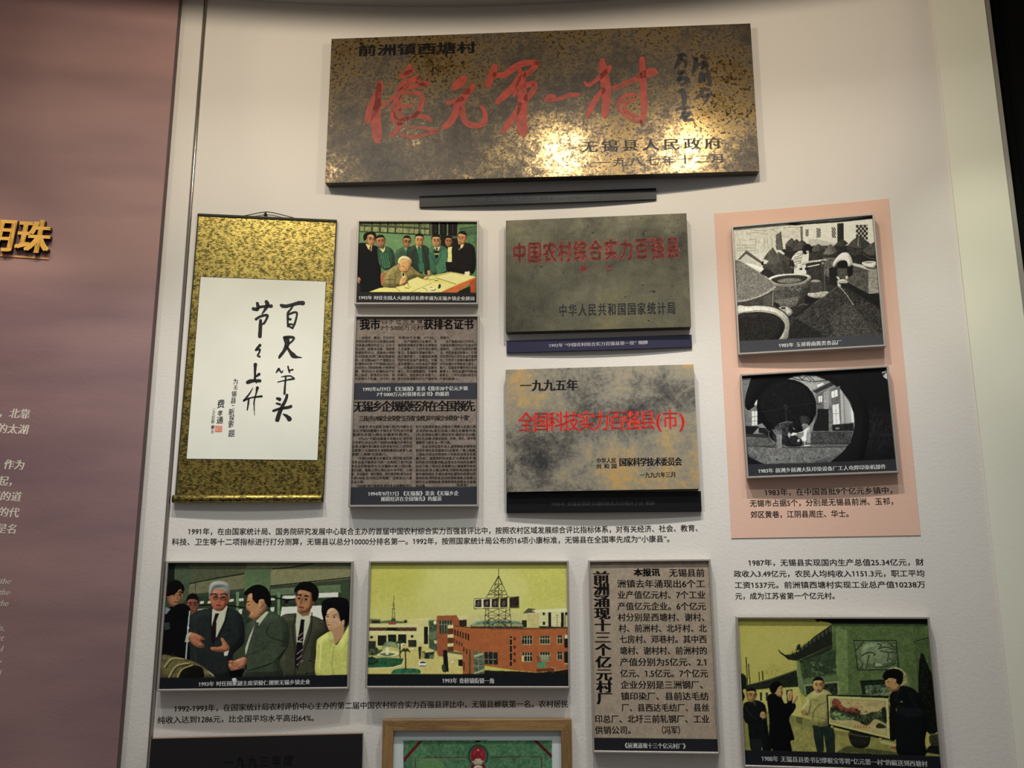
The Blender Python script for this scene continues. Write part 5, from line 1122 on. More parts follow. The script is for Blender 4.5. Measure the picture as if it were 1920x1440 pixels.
p.P('#e0e2c8', '1215 365 1500 355 1500 385 1205 395'); p.P('#e0e2c8', '1520 340 1740 332 1738 375 1500 385'); p.P('#e4e6cc', '1205 470 1600 455 1600 590 1450 570 1190 560', m=0.04); p.P('#d9dcc0', '745 500 830 488 825 540 760 520'); p.P('#cfd3b8', '410 492 520 480 500 490 405 502'); p.P('#dcdfc4', '1095 475 1135 470 1130 515 1100 510')
for x in (660, 770, 1160, 1400): p.P('#7d9468', [(x, 330), (x + 30, 328), (x + 24, 560), (x + 4, 560)], m=0.1)
for d in ('420 455 640 450 860 480', '1100 375 1250 400 1330 395'): p.L('#1c2018', 14, d)
p.S('#1c2018', '1230 400 1265 395 1265 430 1240 435')
# man behind left + camera man
p.S('#0f0f10', '85 520 150 470 280 440 330 520 380 620 380 960 60 960 70 700', m=0.15); p.P('#7e9094', '105 470 150 490 110 540 95 530'); p.P('#8d9c90', '92 620 140 615 145 680 95 690', al=0.4)
p.head(190, 355, 150, 235, '#a8744e', look=1, tilt=5, cut=0.1); p.S('#100e0d', '110 350 130 250 200 228 270 260 280 320 240 300 200 340 120 370')
p.head(360, 455, 110, 190, '#8c5340', look=0, tilt=0, cut=0.2); p.S('#0e0d0e', '180 470 250 440 330 470 330 560 200 560')
# main man
p.S('#2b3230', '340 560 430 500 540 480 700 480 800 520 845 620 850 800 780 880 740 940 730 1140 380 1140 330 860 330 720', m=0.12); p.P('#c7cba8', '545 490 690 460 660 600 590 750 570 780 540 640', m=0.04); p.P('#2a191f', '575 530 612 530 585 600 580 780 560 830 535 780 545 640', m=0.1)
p.L('#171c1b', 8, '540 490 535 640 540 780 560 840'); p.L('#171c1b', 8, '700 480 660 640 590 780'); p.L('#171c1b', 7, '840 640 820 760 700 900'); p.P('#0e1011', '685 685 728 690 700 700')
p.head(612, 385, 185, 245, '#b76a4c', '#8e9388', look=0, glasses=True, tilt=4, cut=0.22, dark='#7e3c28'); p.S('#969a90', '512 340 530 250 610 222 700 250 712 330 690 350 670 290 610 285 560 300 540 370')
for e in (565, 655): p.L('#1c1410', 11, [(e - 32, 355), (e, 345), (e + 34, 358)])
p.S('#b97350', '320 715 370 715 430 740 475 770 465 785 430 780 470 830 460 855 400 850 340 800', m=0.1); p.L('#7a3f28', 5, '400 770 460 825', al=0.8); p.L('#7a3f28', 5, '380 800 440 850', al=0.6)
p.S('#b97350', '530 850 600 850 640 830 625 770 645 765 690 820 710 860 690 890 600 895 540 880', m=0.1); p.L('#7a3f28', 5, '550 865 640 862', al=0.7); p.L('#7a3f28', 5, '560 882 650 880', al=0.7); p.P('#d5d8b8', '655 900 705 880 690 930 660 935'); p.P('#d5d8b8', '300 730 345 710 320 760 330 800 285 805', al=0.8)
p.L('#b9c2be', 12, '332 505 316 665 308 800 294 970', sm=False); p.E('#dfe5e0', 317, 668, 9, 14)
# fourth man (third in row)
p.S('#4b4c38', '1190 570 1340 530 1520 560 1620 620 1660 720 1560 780 1540 960 1545 1140 1200 1140 1180 800', m=0.12); p.P('#c9cca8', '1345 530 1480 510 1470 620 1400 850 1345 830 1335 640', m=0.04)
p.P('#23151c', '1385 585 1420 590 1412 700 1400 880 1345 1060 1330 1000 1345 820 1372 680'); 
for k, y in enumerate((725, 770, 880, 930, 985)): p.L('#a58a94', 8, [(1345, y + 38), (1405, y - 10)], sm=False)
p.L('#dcdcd0', 9, '1350 795 1398 802', sm=False); p.L('#23261c', 8, '1340 540 1310 680 1330 900 1330 1140'); p.L('#23261c', 8, '1490 520 1480 700 1410 900 1350 1060'); p.L('#2c2f22', 6, '1560 620 1600 640'); p.E('#1a1c14', 1475, 982, 9, 9); p.E('#1a1c14', 1440, 1100, 9, 9)
p.P('#a06c46', '1365 480 1480 500 1460 550 1400 560 1368 530'); p.head(1425, 400, 175, 270, '#a9764e', look=-1, tilt=8, cut=0.2, dark='#6b3a24'); p.S('#120f0d', '1325 300 1380 240 1470 232 1545 290 1550 380 1500 420 1480 330 1430 295 1350 310 1330 350', m=0.1)
# man in profile
p.S('#45513e', '870 660 930 590 1080 510 1200 560 1265 640 1275 800 1230 900 1180 1000 1190 1140 760 1140 840 1060 860 860', m=0.14); p.P('#c9cda8', '970 590 1060 510 1080 520 990 640 940 720 860 930 858 860 900 740', m=0.04); p.P('#4c5248', '955 610 990 620 970 700 900 850 870 910 890 830 930 700', n=0.4)
p.L('#1f281c', 9, '880 1075 1000 1040 1130 990 1230 880 1260 840'); p.L('#222b1f', 7, '1100 620 1060 700 1100 760 1240 800'); p.L('#2c3728', 6, '870 930 960 900 1060 850', al=0.7); p.P('#4d5a45', '868 945 1000 910 1160 850 1250 850 1130 990 880 1075', m=0.12, al=0.8); p.P('#232b20', '845 980 862 930 868 945 875 1075 855 1050')
p.S('#bd8558', '870 430 890 350 930 340 1000 400 1040 400 1060 480 1020 540 960 600 920 580 890 560 905 530 885 500 868 480', m=0.08); p.S('#0f0d0c', '845 340 900 285 980 258 1060 290 1100 380 1095 475 1050 440 1035 400 1000 400 975 440 930 400 920 340 870 360', m=0.1); p.S('#c28c60', '990 405 1035 400 1035 450 1000 490 985 460'); p.L('#7a4a30', 6, '1005 415 1020 440 1005 470', al=0.7)
p.L('#241610', 9, '868 425 900 418'); p.E('#20140e', 893, 452, 12, 5); p.L('#7c3426', 8, '885 520 912 525'); p.L('#8a5436', 6, '868 490 890 505', al=0.7)
p.S('#bd7c58', '700 1010 740 985 800 960 860 945 868 1010 800 1070 760 1090 715 1060', m=0.12); p.L('#763f2a', 6, '725 1010 765 1040', al=0.8); p.L('#763f2a', 6, '715 1040 755 1065', al=0.8); p.L('#763f2a', 6, '750 990 800 1050', al=0.6); p.S('#b56f4e', '700 985 735 975 750 1000 715 1010'); p.P('#0c0c0c', '700 1080 860 1050 820 1140 720 1140')
# woman
p.S('#0f0d0e', '1580 480 1600 410 1700 380 1820 395 1845 480 1840 600 1800 660 1760 600 1640 560 1640 690 1590 560', m=0.12); p.S('#c79870', '1622 520 1680 465 1740 500 1765 580 1790 600 1790 720 1720 800 1690 720 1650 690 1622 610', m=0.06); p.P('#c08e64', '1690 680 1790 620 1790 740 1710 820 1680 760')
p.S('#0f0d0e', '1600 500 1650 460 1740 470 1800 560 1800 620 1760 600 1740 520 1690 480 1640 500 1620 560'); p.L('#2a1a12', 7, '1625 545 1650 540'); p.L('#2a1a12', 7, '1690 548 1725 545'); p.E('#20140e', 1640, 562, 11, 5); p.E('#20140e', 1700, 566, 13, 5); p.L('#8e5c40', 6, '1640 590 1632 615 1650 618', al=0.7); p.L('#8e3a2c', 8, '1635 640 1665 640'); p.S('#c79870', '1775 600 1800 598 1795 650 1778 640')
p.S('#c5c860', '1535 800 1560 760 1680 700 1710 830 1760 780 1840 640 1860 640 1860 1140 1545 1140 1530 900', m=0.08); p.P('#d0d27a', '1670 700 1700 770 1660 790 1640 740', m=0.05); p.L('#8e9440', 6, '1700 840 1680 1000 1690 1110', al=0.7); p.L('#8e9440', 6, '1560 830 1550 1000', al=0.5); p.P('#c08e64', '1690 720 1730 740 1760 770 1712 828')
# machine
p.S('#6e6640', '60 940 150 930 280 960 400 1000 520 1080 560 1120 540 1150 60 1160', m=0.25); p.S('#1c1810', '250 1060 320 1020 440 1040 470 1120 420 1150 240 1145', m=0.4)
for k, d in enumerate(('90 1040 160 960 280 965', '130 1145 200 1030 330 1000', '210 1150 260 1060 360 1020')): p.L('#b5a868', 13, d); p.L('#2e2914', 7, [(q[0] + 16, q[1] + 12) for q in p.parse(d)])
p.L('#a89c74', 16, '500 1080 530 1100 560 1125'); p.P('#2b2a1c', '150 920 170 905 200 940 150 940')
p.P('#23252a', '0 1140 560 1140 1900 1110 1900 1500 0 1500'); p.S('#b9c6cc', '735 1150 770 1145 780 1175 760 1210 740 1180', m=0.2)
p.finish('photo_print', M_PRINT, t, 1.0, 0.04)
g = Geo(); text_on(g, bd, off, CD, '1993年 时任国家副主席荣毅仁视察无锡乡镇企业', 415, 1202, 1474, 1180, 45, bold=0.02); g.build('caption_text', M_WHITE, t, off + 0.0004)

# ===== town corner, colour
t = frame_thing('picture_frame', 'framed yellowed colour print of an orange brick building with a lattice mast', 'picture frame', B['photoE'], 'framed photographs')
bd = B['photoE']; off = bd.off; CE = (4.8, 680, 1040)
p = Paint(bd, off, bd.rect, CE, 0.0013, '#c9c45a')
p.R('#c6c252', 0, 0, 2000, 1500, m=0.06); p.S('#d3cf76', '600 120 1200 100 1500 300 1300 560 800 560 500 400', al=0.6, soft=4); p.R('#d4cc78', 0, 480, 2000, 900, al=0.5, soft=4); p.S('#b9b840', '80 130 500 130 560 260 300 330 100 260', al=0.5, soft=4)
# ground
p.P('#d2c162', '40 820 900 820 920 1090 40 1090', m=0.06); p.P('#6a8a50', '30 720 60 700 60 900 30 900', al=0.6)
# left building
p.P('#8a8a50', '60 575 160 580 160 620 60 620', m=0.1); p.R('#34382a', 80, 590, 155, 618); p.P('#5d6e4a', '160 600 240 590 370 600 370 618 160 618', m=0.2); p.R('#3c4030', 372, 588, 400, 616); p.P('#d5cf80', '45 625 495 622 490 700 45 706', m=0.05); p.P('#d8cc78', '400 588 600 560 600 830 480 830 490 620', m=0.06)
p.R('#463a2a', 55, 655, 485, 686); 
for k in range(8):
    x = 58 + k * 54; p.L('#a84a34', 7, [(x, 658), (x + 24, 682), (x + 48, 658)], sm=False, al=0.9) if k not in (3, 4) else None
p.R('#23241c', 225, 655, 305, 683); p.P('#dbd483', '45 690 490 686 488 720 45 726'); p.R('#2a2c22', 135, 726, 214, 820); p.R('#23261e', 228, 720, 302, 790); p.R('#2a2c22', 318, 718, 392, 800); p.R('#c9c070', 45, 726, 120, 778); p.R('#d0c878', 404, 720, 486, 768); p.E('#23241c', 80, 742, 13, 12); p.E('#23241c', 445, 735, 13, 12); p.R('#3a3e2e', 50, 778, 118, 860, m=0.3); p.R('#3c3a2a', 410, 768, 484, 830, m=0.3)
for x in (120, 216, 304, 396, 486): p.R('#d5cd7c', x, 700, x + 12, 830)
p.L('#3a4030', 8, '230 740 270 755 300 745'); p.R('#2a2620', 552, 648, 588, 805); p.P('#cfc574', '500 600 595 590 595 640 500 640', al=0.6); p.P('#4e6446', '596 592 670 590 670 870 596 840', m=0.35, n=0.2); p.P('#8a9a6a', '600 700 665 690 665 760 600 770', al=0.4); p.S('#e6e2a8', '640 600 660 596 665 625 642 628'); p.P('#c9c590', '640 770 672 775 672 800 645 800')
p.L('#3e4030', 5, '282 365 279 430', sm=False); p.L('#3e4030', 4, '279 420 262 590', sm=False); p.L('#3e4030', 4, '279 420 292 590', sm=False); p.L('#3e4030', 5, '262 485 294 485', sm=False); p.P('#3f5a48', '255 595 262 570 292 570 300 600 250 605'); p.P('#b4452e', '232 608 298 606 300 630 232 630')
for y in (450, 520, 550): p.L('#4a4c38', 3, [(268, y), (288, y + 14)], sm=False)
# fountain and garden
p.S('#d8cc80', '105 900 160 870 300 870 340 900 280 925 140 920'); p.S('#6a7a50', '150 895 220 880 290 895 220 912'); p.P('#f0e6a8', '210 900 205 860 215 800 225 800 238 860 232 900'); p.S('#7a9064', '165 860 200 790 260 780 310 800 330 850 260 830 200 840', al=0.8, n=0.3)
p.S('#566a40', '50 850 110 850 180 860 120 900 60 900', n=0.4, m=0.4); p.P('#2f6a44', '40 940 180 925 370 935 350 985 270 1010 40 1018', m=0.25); p.S('#234c34', '40 950 60 920 120 930 140 965 60 990', m=0.4); p.L('#d8d0a0', 7, '40 1024 260 1018 360 990 376 950', sm=False); p.S('#2f6a48', '262 1055 300 1030 400 1020 500 1030 522 1060 480 1090 280 1090', m=0.3); p.L('#cfc78c', 5, '400 1018 500 1026 526 1056 500 1085')
for x, y0, y1, r in ((385, 870, 1030, 42), (335, 795, 930, 34), (85, 900, 940, 26), (120, 850, 905, 20)):
    p.L('#28301e', 11 if r > 30 else 7, [(x, y0), (x + 2, y1)], sm=False)
    for k in range(9): a = math.pi + k * math.pi / 8; p.L('#33482c', 9 if r > 30 else 6, [(x, y0), (x + r * .6 * math.cos(a), y0 + r * .6 * math.sin(a) - 4), (x + r * math.cos(a), y0 + r * 0.55 * math.sin(a) + 12)])
p.P('#ecd8b4', '340 800 375 795 378 825 345 825'); p.P('#b5502e', '362 812 376 808 376 824 364 824'); p.P('#2b3424', '500 830 530 825 522 940 508 940', n=0.3); p.P('#33402c', '530 870 650 865 640 900 590 940 555 935', n=0.4, m=0.4); p.P('#a59458', '530 880 555 880 560 920 530 940'); p.P('#6b7a58', '600 905 645 900 640 940 600 938'); 
p.S('#c8cc9a', '430 850 450 838 470 852 455 868', n=0.3); p.L('#d9cf86', 12, '560 875 640 868')
p.S('#eee9c0', '503 985 512 962 540 955 572 965 580 990 565 1008 515 1005'); p.S('#3a3a2a', '518 968 540 960 568 968 565 976 520 978'); p.P('#5a5a40', '512 996 572 998 570 1006 514 1004')
# main building
p.P('#c9bf72', '840 545 1560 520 1590 540 1590 655 960 655 840 600', m=0.06); p.P('#d6cb7c', '845 545 950 548 950 578 848 580'); p.P('#3c3028', '868 588 936 586 936 645 900 648 868 640'); p.P('#a95a30', '668 550 845 545 870 590 870 640 820 660 820 870 900 880 900 920 680 915 668 880', m=0.08)
p.P('#8a4626', '820 640 870 640 900 870 820 860', al=0.5); p.R('#3a4638', 690, 590, 800, 655, m=0.2); p.R('#3a4638', 692, 655, 765, 710, m=0.2)
for x in (712, 735, 758, 780): p.L('#a7a674', 4, [(x, 590), (x, 708 if x < 765 else 650)], sm=False)
p.L('#a7a674', 4, '690 630 800 630', sm=False)
for y in (636, 720, 800): p.P('#dbd384', [(764, y), (816, y - 4), (816, y + 26), (764, y + 28)]); p.P('#5a3220', [(764, y + 28), (816, y + 26), (816, y + 76), (770, y + 80)], al=0.7)
p.P('#b5612f', '820 640 960 650 1200 660 1600 660 1860 650 1860 1030 1560 1060 1400 1045 1100 1000 1000 1075 900 1075 900 880 820 860', m=0.07)
p.P('#b0602e', '900 880 980 880 985 1080 905 1080', m=0.06); p.L('#4a3424', 6, '820 640 960 655 1200 662 1600 662 1860 655', sm=False); p.L('#5a3824', 10, '960 660 1400 672 1860 662', sm=False, al=0.4, n=0.6)
for k in range(6): x = 825 + k * 24; p.P('#33291f', [(x, 672 + k * 8), (x + 12, 676 + k * 8), (x + 12, 730 + k * 9), (x, 722 + k * 9)])
for k in range(4): x = 822 + k * 22; p.P('#463022', [(x, 755 + k * 12), (x + 10, 760 + k * 12), (x + 10, 800 + k * 10), (x, 792 + k * 10)], al=0.8)
for x, y in ((905, 830), (930, 845)): p.P('#3a2c22', [(x, y), (x + 12, y + 6), (x + 12, y + 50), (x, y + 44)])
p.P('#3c4a3c', '960 850 972 860 972 1075 958 1075', al=0.8); p.P('#33402f', '905 965 918 970 918 1050 905 1040', al=0.8)
p.P('#5e6c50', '995 870 1090 878 1098 1075 1000 1070', m=0.3); p.P('#2b302a', '1095 875 1216 880 1216 990 1098 985', m=0.2)
for d in ('1040 872 1045 1070', '995 935 1098 940', '995 1000 1098 1005', '1130 877 1132 988', '1172 878 1174 990', '1098 940 1216 944'): p.L('#9aa07c', 4, d, sm=False)
p.P('#c9c690', '1000 905 1085 880 1085 900 1002 925', al=0.7); p.P('#c9c690', '1000 1062 1090 1030 1090 1050 1002 1074', al=0.7)
p.P('#d3c87a', '755 880 895 900 900 935 768 925', m=0.04); p.P('#6a6a44', '760 872 820 868 895 892 890 902 760 882'); p.P('#1f2220', '724 860 760 858 775 1055 728 1050'); p.P('#26261f', '860 945 900 945 900 1005 862 1000'); p.S('#3b4a30', '710 1000 740 990 750 1055 720 1050', n=0.4); p.S('#e8dfa8', '795 968 820 962 822 978 798 980')
for x0, y0, w_, h_ in ((1432, 732, 95, 76), (1595, 730, 90, 74), (1752, 726, 46, 76), (1434, 882, 93, 80), (1595, 876, 90, 80), (1752, 872, 46, 74)):
    p.R('#2b2c26', x0, y0, x0 + w_, y0 + h_, m=0.3)
    n_ = 4 if w_ > 60 else 2
    for k in range(n_ + 1): p.L('#c2bf90', 4, [(x0 + k * w_ / n_, y0), (x0 + k * w_ / n_, y0 + h_)], sm=False)
    p.L('#c2bf90', 4, [(x0, y0 + h_ * .35), (x0 + w_, y0 + h_ * .35)], sm=False); p.L('#b9b284', 5, [(x0, y0 + h_), (x0 + w_, y0 + h_)], sm=False)
p.R('#e0c060', 1434, 910, 1452, 962); p.R('#9aae7a', 1600, 905, 1680, 950, al=0.8); p.R('#262420', 1815, 725, 1860, 838); p.R('#d9d2a0', 1820, 722, 1860, 755); p.R('#262420', 1815, 872, 1860, 975); p.R('#c9c29a', 1815, 975, 1860, 985)
p.R('#23231f', 1325, 735, 1343, 1002); 
for y in (755, 815, 880, 955): p.R('#b9a97a', 1323, y, 1345, y + 5)
for y in (758, 832, 894, 955): p.S('#6a2c20', [(1358, y - 12), (1370, y - 16), (1378, y), (1370, y + 14), (1360, y + 8)], n=0.5)
p.P('#3f8a5c', '1565 972 1635 962 1655 1000 1640 1018 1580 1020', m=0.1)
for k in range(5): p.L('#7ab48a', 4, [(1572 + k * 16, 974), (1584 + k * 14, 1016)], sm=False)
for k in range(4): p.L('#8a2e22', 4, [(1562 + k * 9, 905 + k * 3), (1580 + k * 8, 968)], sm=False)
p.P('#2a2220', '1100 1040 1200 1045 1400 1050 1560 1062 1720 1050 1860 1030 1860 1090 1090 1090', m=0.3); p.P('#7a3e22', '1560 1030 1720 1020 1725 1065 1700 1055 1640 1050 1575 1058'); p.L('#c2c08a', 5, '1690 1010 1740 1025', al=0.7)
# right house
p.P('#5a5a40', '1440 528 1490 482 1550 488 1560 520'); p.P('#d9d694', '1520 500 1860 480 1860 510 1560 522'); p.P('#cfc884', '1590 525 1860 512 1860 655 1640 655 1600 640', m=0.05); p.P('#c2b66c', '1480 545 1585 530 1585 655 1490 655', m=0.06); p.R('#3a3228', 1432, 590, 1478, 655); p.R('#2b2a24', 1620, 518, 1640, 545); p.R('#2b2a24', 1620, 605, 1642, 632); p.R('#25221d', 1672, 520, 1696, 650); p.R('#25221d', 1785, 520, 1810, 650); p.R('#2b2a24', 1820, 518, 1860, 545)
for k in range(5): p.L('#5a4a34', 6, [(1744, 540 + k * 22), (1756, 552 + k * 22)], sm=False)
p.P('#3c3a2c', '1590 642 1860 652 1860 660 1585 658'); p.L('#2a2620', 6, '1820 545 1822 650', sm=False)
# parapet and mast
p.S('#6f8a68', '990 620 1040 598 1200 590 1380 596 1440 630 1400 655 1000 655', m=0.3, n=0.3); 
for k in range(24): x = 1000 + k * 18; p.L('#4a5a42', 4, [(x, 600 + abs(k - 12) * 1.5), (x + 8, 648)], sm=False, al=0.8)
p.P('#b5a968', '985 628 1430 622 1440 645 985 645', al=0.7); p.L('#3a3226', 7, '985 652 1440 656', sm=False)
M = '#332c24'
p.L(M, 5, '1223 125 1225 660', sm=False); p.L(M, 5, '1223 190 1112 385', sm=False); p.L(M, 5, '1225 190 1310 385', sm=False); p.L(M, 4, '1222 200 1190 270 1190 380', sm=False); p.L(M, 4, '1226 200 1250 260 1255 380', sm=False)
for y, a, b in ((265, 1182, 1255), (325, 1148, 1280), (360, 1125, 1300)): p.L(M, 4, [(a, y), (b, y)], sm=False)
for d in ('1190 265 1250 325', '1250 265 1160 325', '1150 325 1240 375', '1280 325 1180 380', '1200 325 1255 380', '1225 265 1190 330', '1130 360 1200 330'): p.L(M, 4, d, sm=False)
p.P('#e0dca0', '1000 398 1180 396 1180 486 1003 486'); p.L(M, 5, '1000 398 1408 378', sm=False); p.L(M, 6, '1000 486 1412 478', sm=False); p.L(M, 5, '1002 398 1004 486', sm=False)
for x0, x1 in ((1014, 1070), (1088, 1148), (1160, 1220), (1238, 1302), (1320, 1408)): p.P('#3f302a', [(x0, 408 - (x0 - 1014) * .06), (x1, 406 - (x1 - 1014) * .07), (x1, 474), (x0, 474)], m=0.2, n=0.25)
for x in (1040, 1115, 1190, 1268): p.L('#a89878', 4, [(x - 12, 450), (x + 4, 420), (x + 8, 445), (x - 4, 462)])
for x in (1078, 1152, 1228, 1310): p.L('#d8d29a', 5, [(x, 402), (x, 484)], sm=False)
for d in ('1108 486 1095 660', '1130 486 1140 655', '1322 484 1340 655', '1290 484 1280 655'): p.L(M, 5, d, sm=False)
for y in (545, 605): p.L(M, 5, [(1100, y), (1335, y)], sm=False)
for (x0, x1) in ((1105, 1222), (1222, 1330)):
    for y in (490, 548, 605): p.L(M, 4, [(x0, y), (x1, y + 50)], sm=False); p.L(M, 4, [(x1, y), (x0, y + 50)], sm=False)
for d in ('1100 650 1160 570 1220 650', '1160 650 1220 575 1290 650', '1230 650 1290 575 1345 650'): p.L(M, 4, d)
p.P('#1e2124', '0 1072 2000 1076 2000 1500 0 1500'); p.P('#c2bc50', '30 1068 900 1070 900 1076 30 1076', al=0.5)
p.finish('photo_print', M_PRINT, t, 1.14, 0.04, sat=0.70)
g = Geo(); text_on(g, bd, off, CE, '1993年 查桥镇街镇一角', 716, 1134, 1186, 1136, 46, bold=0.022); g.build('caption_text', M_WHITE, t, off + 0.0004)

# ===== presenting the painting, colour
t = frame_thing('picture_frame', 'framed colour print of men presenting a painting outside a tiled pavilion', 'picture frame', B['photoF'], 'framed photographs')
bd = B['photoF']; off = bd.off; CF = (4.8, 1380, 1140)
p = Paint(bd, off, bd.rect, CF, 0.0013, '#b5ad50')
p.R('#b8b050', 0, 0, 2000, 1600, m=0.05); p.S('#c2ba60', '50 300 500 200 700 350 400 500 80 600', al=0.5, soft=4)
# building
p.P('#5e7440', '545 480 860 150 880 60 1900 60 1900 800 620 800 560 700', m=0.16, n=0.06); p.P('#74894e', '900 180 1000 200 1010 760 930 780 900 500', m=0.15); p.P('#4c6238', '570 480 900 340 900 600 600 640', m=0.18, n=0.1); p.P('#63794a', '600 640 920 600 925 660 610 690', m=0.1)
p.P('#1e2218', '700 90 900 95 1900 95 1900 150 1500 145 860 142 830 130 760 118 730 125', m=0.1); p.P('#2a3022', '860 150 866 330 820 350 560 470 540 475 470 465 440 440 435 430 470 425 560 390 700 260', m=0.15)
p.P('#3e4a34', '860 160 700 270 580 360 560 395 470 430 560 400 720 290 860 200', m=0.1)
for k in range(22): x = 470 + k * 18; y = 462 - k * 10 - (k / 22) * 30; p.L('#5a6a48' if k % 2 else '#141810', 7, [(x, y - 50), (x + 3, y - 8)], sm=False, al=0.8)
p.P('#1a2016', '560 478 866 330 866 370 600 500', al=0.6, soft=1); p.P('#242a1e', '378 378 392 378 400 395 440 420 500 425 480 440 440 438 400 410'); p.S('#2e3626', '545 350 560 328 578 330 575 370 550 380')
p.P('#75885a', '545 480 565 475 610 700 600 800 560 700', m=0.1)
p.P('#3f5034', '600 470 890 380 905 580 610 635', m=0.25, n=0.15)
for cx_, cy_ in ((700, 560), (765, 500), (690, 500), (770, 575), (885, 555), (730, 590)): p.S('#6d8258', [(cx_ - 22, cy_), (cx_ - 6, cy_ - 20), (cx_ + 16, cy_ - 8), (cx_ + 20, cy_ + 14), (cx_ - 8, cy_ + 18)], n=0.6, m=0.5, al=0.8); p.L('#26321f', 4, [(cx_ - 20, cy_ + 8), (cx_, cy_ - 8), (cx_ + 18, cy_ + 8)])
# relief panel
p.P('#2f3d28', '1055 290 1445 288 1470 540 1440 562 1090 560 1075 400'); p.P('#6a7a52', '1064 300 1436 298 1458 540 1430 552 1100 550 1084 400', m=0.2, n=0.12); p.S('#778860', '1150 330 1300 310 1420 380 1440 500 1300 540 1160 520 1130 420', m=0.15)
for d in ('1070 390 1150 300', '1360 300 1450 380'): p.L('#2c3a26', 8, d, sm=False)
for k in range(10): a = k * 0.7; p.L('#34422c', 4, [(1075 + (k % 5) * 14, 310 + (k // 5) * 26), (1088 + (k % 5) * 12, 322 + (k // 5) * 24)], al=0.8); p.L('#34422c', 4, [(1385 + (k % 5) * 12, 312 + (k // 5) * 24), (1396 + (k % 5) * 10, 326 + (k // 5) * 22)], al=0.8)
for d in ('1170 540 1185 470 1200 420', '1130 430 1190 400 1250 410 1240 430', '1360 480 1370 420 1350 370', '1280 370 1340 350 1440 380 1430 410', '1300 385 1380 400 1430 390', '1270 320 1310 330 1290 350', '1110 450 1140 500 1120 540', '1400 520 1440 490 1450 530', '1380 450 1410 470 1400 500'): p.L('#2f3d28', 11, d); p.L('#8d9c72', 5, [(q[0] - 4, q[1] - 8) for q in p.parse(d)], al=0.8)
p.S('#8d9c72', '1250 515 1270 500 1310 505 1325 520 1300 530 1262 530'); 
for x in (1262, 1278, 1300, 1316): p.L('#4a5a3a', 5, [(x, 525), (x, 548)], sm=False)
p.L('#2f3d28', 7, '1250 510 1240 495 1250 488'); p.L('#2c3622', 9, '1598 305 1750 262', sm=False); p.P('#4e6038', '1600 315 1760 270 1900 400 1900 700 1640 700', m=0.2, al=0.7)
# windows
p.P('#27321f', '1115 655 1350 645 1350 780 1140 780', m=0.2); p.P('#55664a', '1160 695 1350 690 1350 785 1170 785', n=0.7, m=0.6); p.L('#10160c', 10, '1118 660 1350 648', sm=False); p.P('#8a9a64', '612 690 925 655 930 780 620 780', m=0.1); p.P('#2e3a26', '625 705 912 672 915 780 632 780', n=0.7, m=0.5)
# long wing
p.P('#2b3324', '75 700 300 640 545 555 560 680 560 710 330 720 90 745', m=0.25); p.L('#55634a', 7, '80 700 310 645 545 560', sm=False); p.P('#c4bd62', '190 745 340 735 560 710 590 860 590 980 490 960 270 900 190 860', m=0.04)
for x in (212, 265): p.P('#3c4230', [(x, 762), (x + 22, 758), (x + 24, 835), (x + 4, 835)])
p.P('#454a34', '450 738 508 730 515 850 460 850'); p.P('#9a9a50', '470 740 508 738 510 845 475 845', al=0.5)
for d in ('90 440 92 480 100 600 105 700', '112 500 118 600 130 690', '206 575 210 660', '238 568 242 650'): p.L('#23261a', 8, d)
for d in ('270 600 300 540 330 500', '330 610 320 550 350 510', '350 610 370 560 410 540', '290 590 260 560', '300 580 340 560 390 570'): p.L('#8a8440', 4, d, al=0.7)
p.S('#1c281a', '40 610 75 600 95 640 90 720 60 740 80 800 40 840', n=0.5, m=0.3)
# ground
p.P('#8f8e48', '60 900 480 960 700 1020 900 1100 1400 1180 1900 1290 1900 1420 60 1420', m=0.12); p.P('#a59f52', '500 1060 900 1180 1000 1330 480 1320', al=0.6, m=0.15); p.P('#8a8b4a', '480 965 600 985 690 1010 690 1070 620 1060 540 1030 480 1010', m=0.1); p.P('#5e6236', '540 975 595 985 600 1050 545 1030', al=0.8); p.P('#a49c50', '900 1140 1200 1180 1200 1240 900 1210', al=0.7)
p.P('#3a3c26', '1000 1240 1470 1300 1470 1320 900 1300', al=0.6, m=0.3); p.P('#c2bb70', '1290 1180 1440 1225 1440 1250 1300 1215', al=0.8); p.P('#b04a30', '1385 1255 1450 1240 1455 1275 1395 1262')
# tree
p.P('#131a10', '1665 400 1690 420 1720 500 1760 590 1790 700 1810 860 1830 1100 1760 1150 1680 1080 1640 800 1640 620 1650 480', n=0.7, m=0.5)
for k in range(46): a = RNG.rand(); x = 1650 + a * 40 + (k / 46) * 110 * a; y = 420 + k * 13; p.L('#2c3a24', 6, [(x, y), (x + 14, y + 22)], al=0.7)
p.S('#3a3c2c', '1745 1145 1850 1135 1855 1220 1800 1265 1750 1230', n=0.4, m=0.3); p.L('#8a8a68', 7, '1740 1138 1850 1130', al=0.8); p.P('#1c2016', '1740 1240 1900 1240 1900 1330 1700 1300', m=0.3)
p.S('#2c2c22', '1015 1120 1110 1100 1205 1140 1190 1240 1110 1262 1040 1230', n=0.5, m=0.4); p.L('#6e6e54', 8, '1018 1130 1100 1150 1200 1160', al=0.7)
# wreath stone
p.S('#a9a668', '1365 570 1400 540 1470 540 1530 590 1550 680 1530 720 1340 800 1345 770 1390 740', m=0.3, n=0.2)
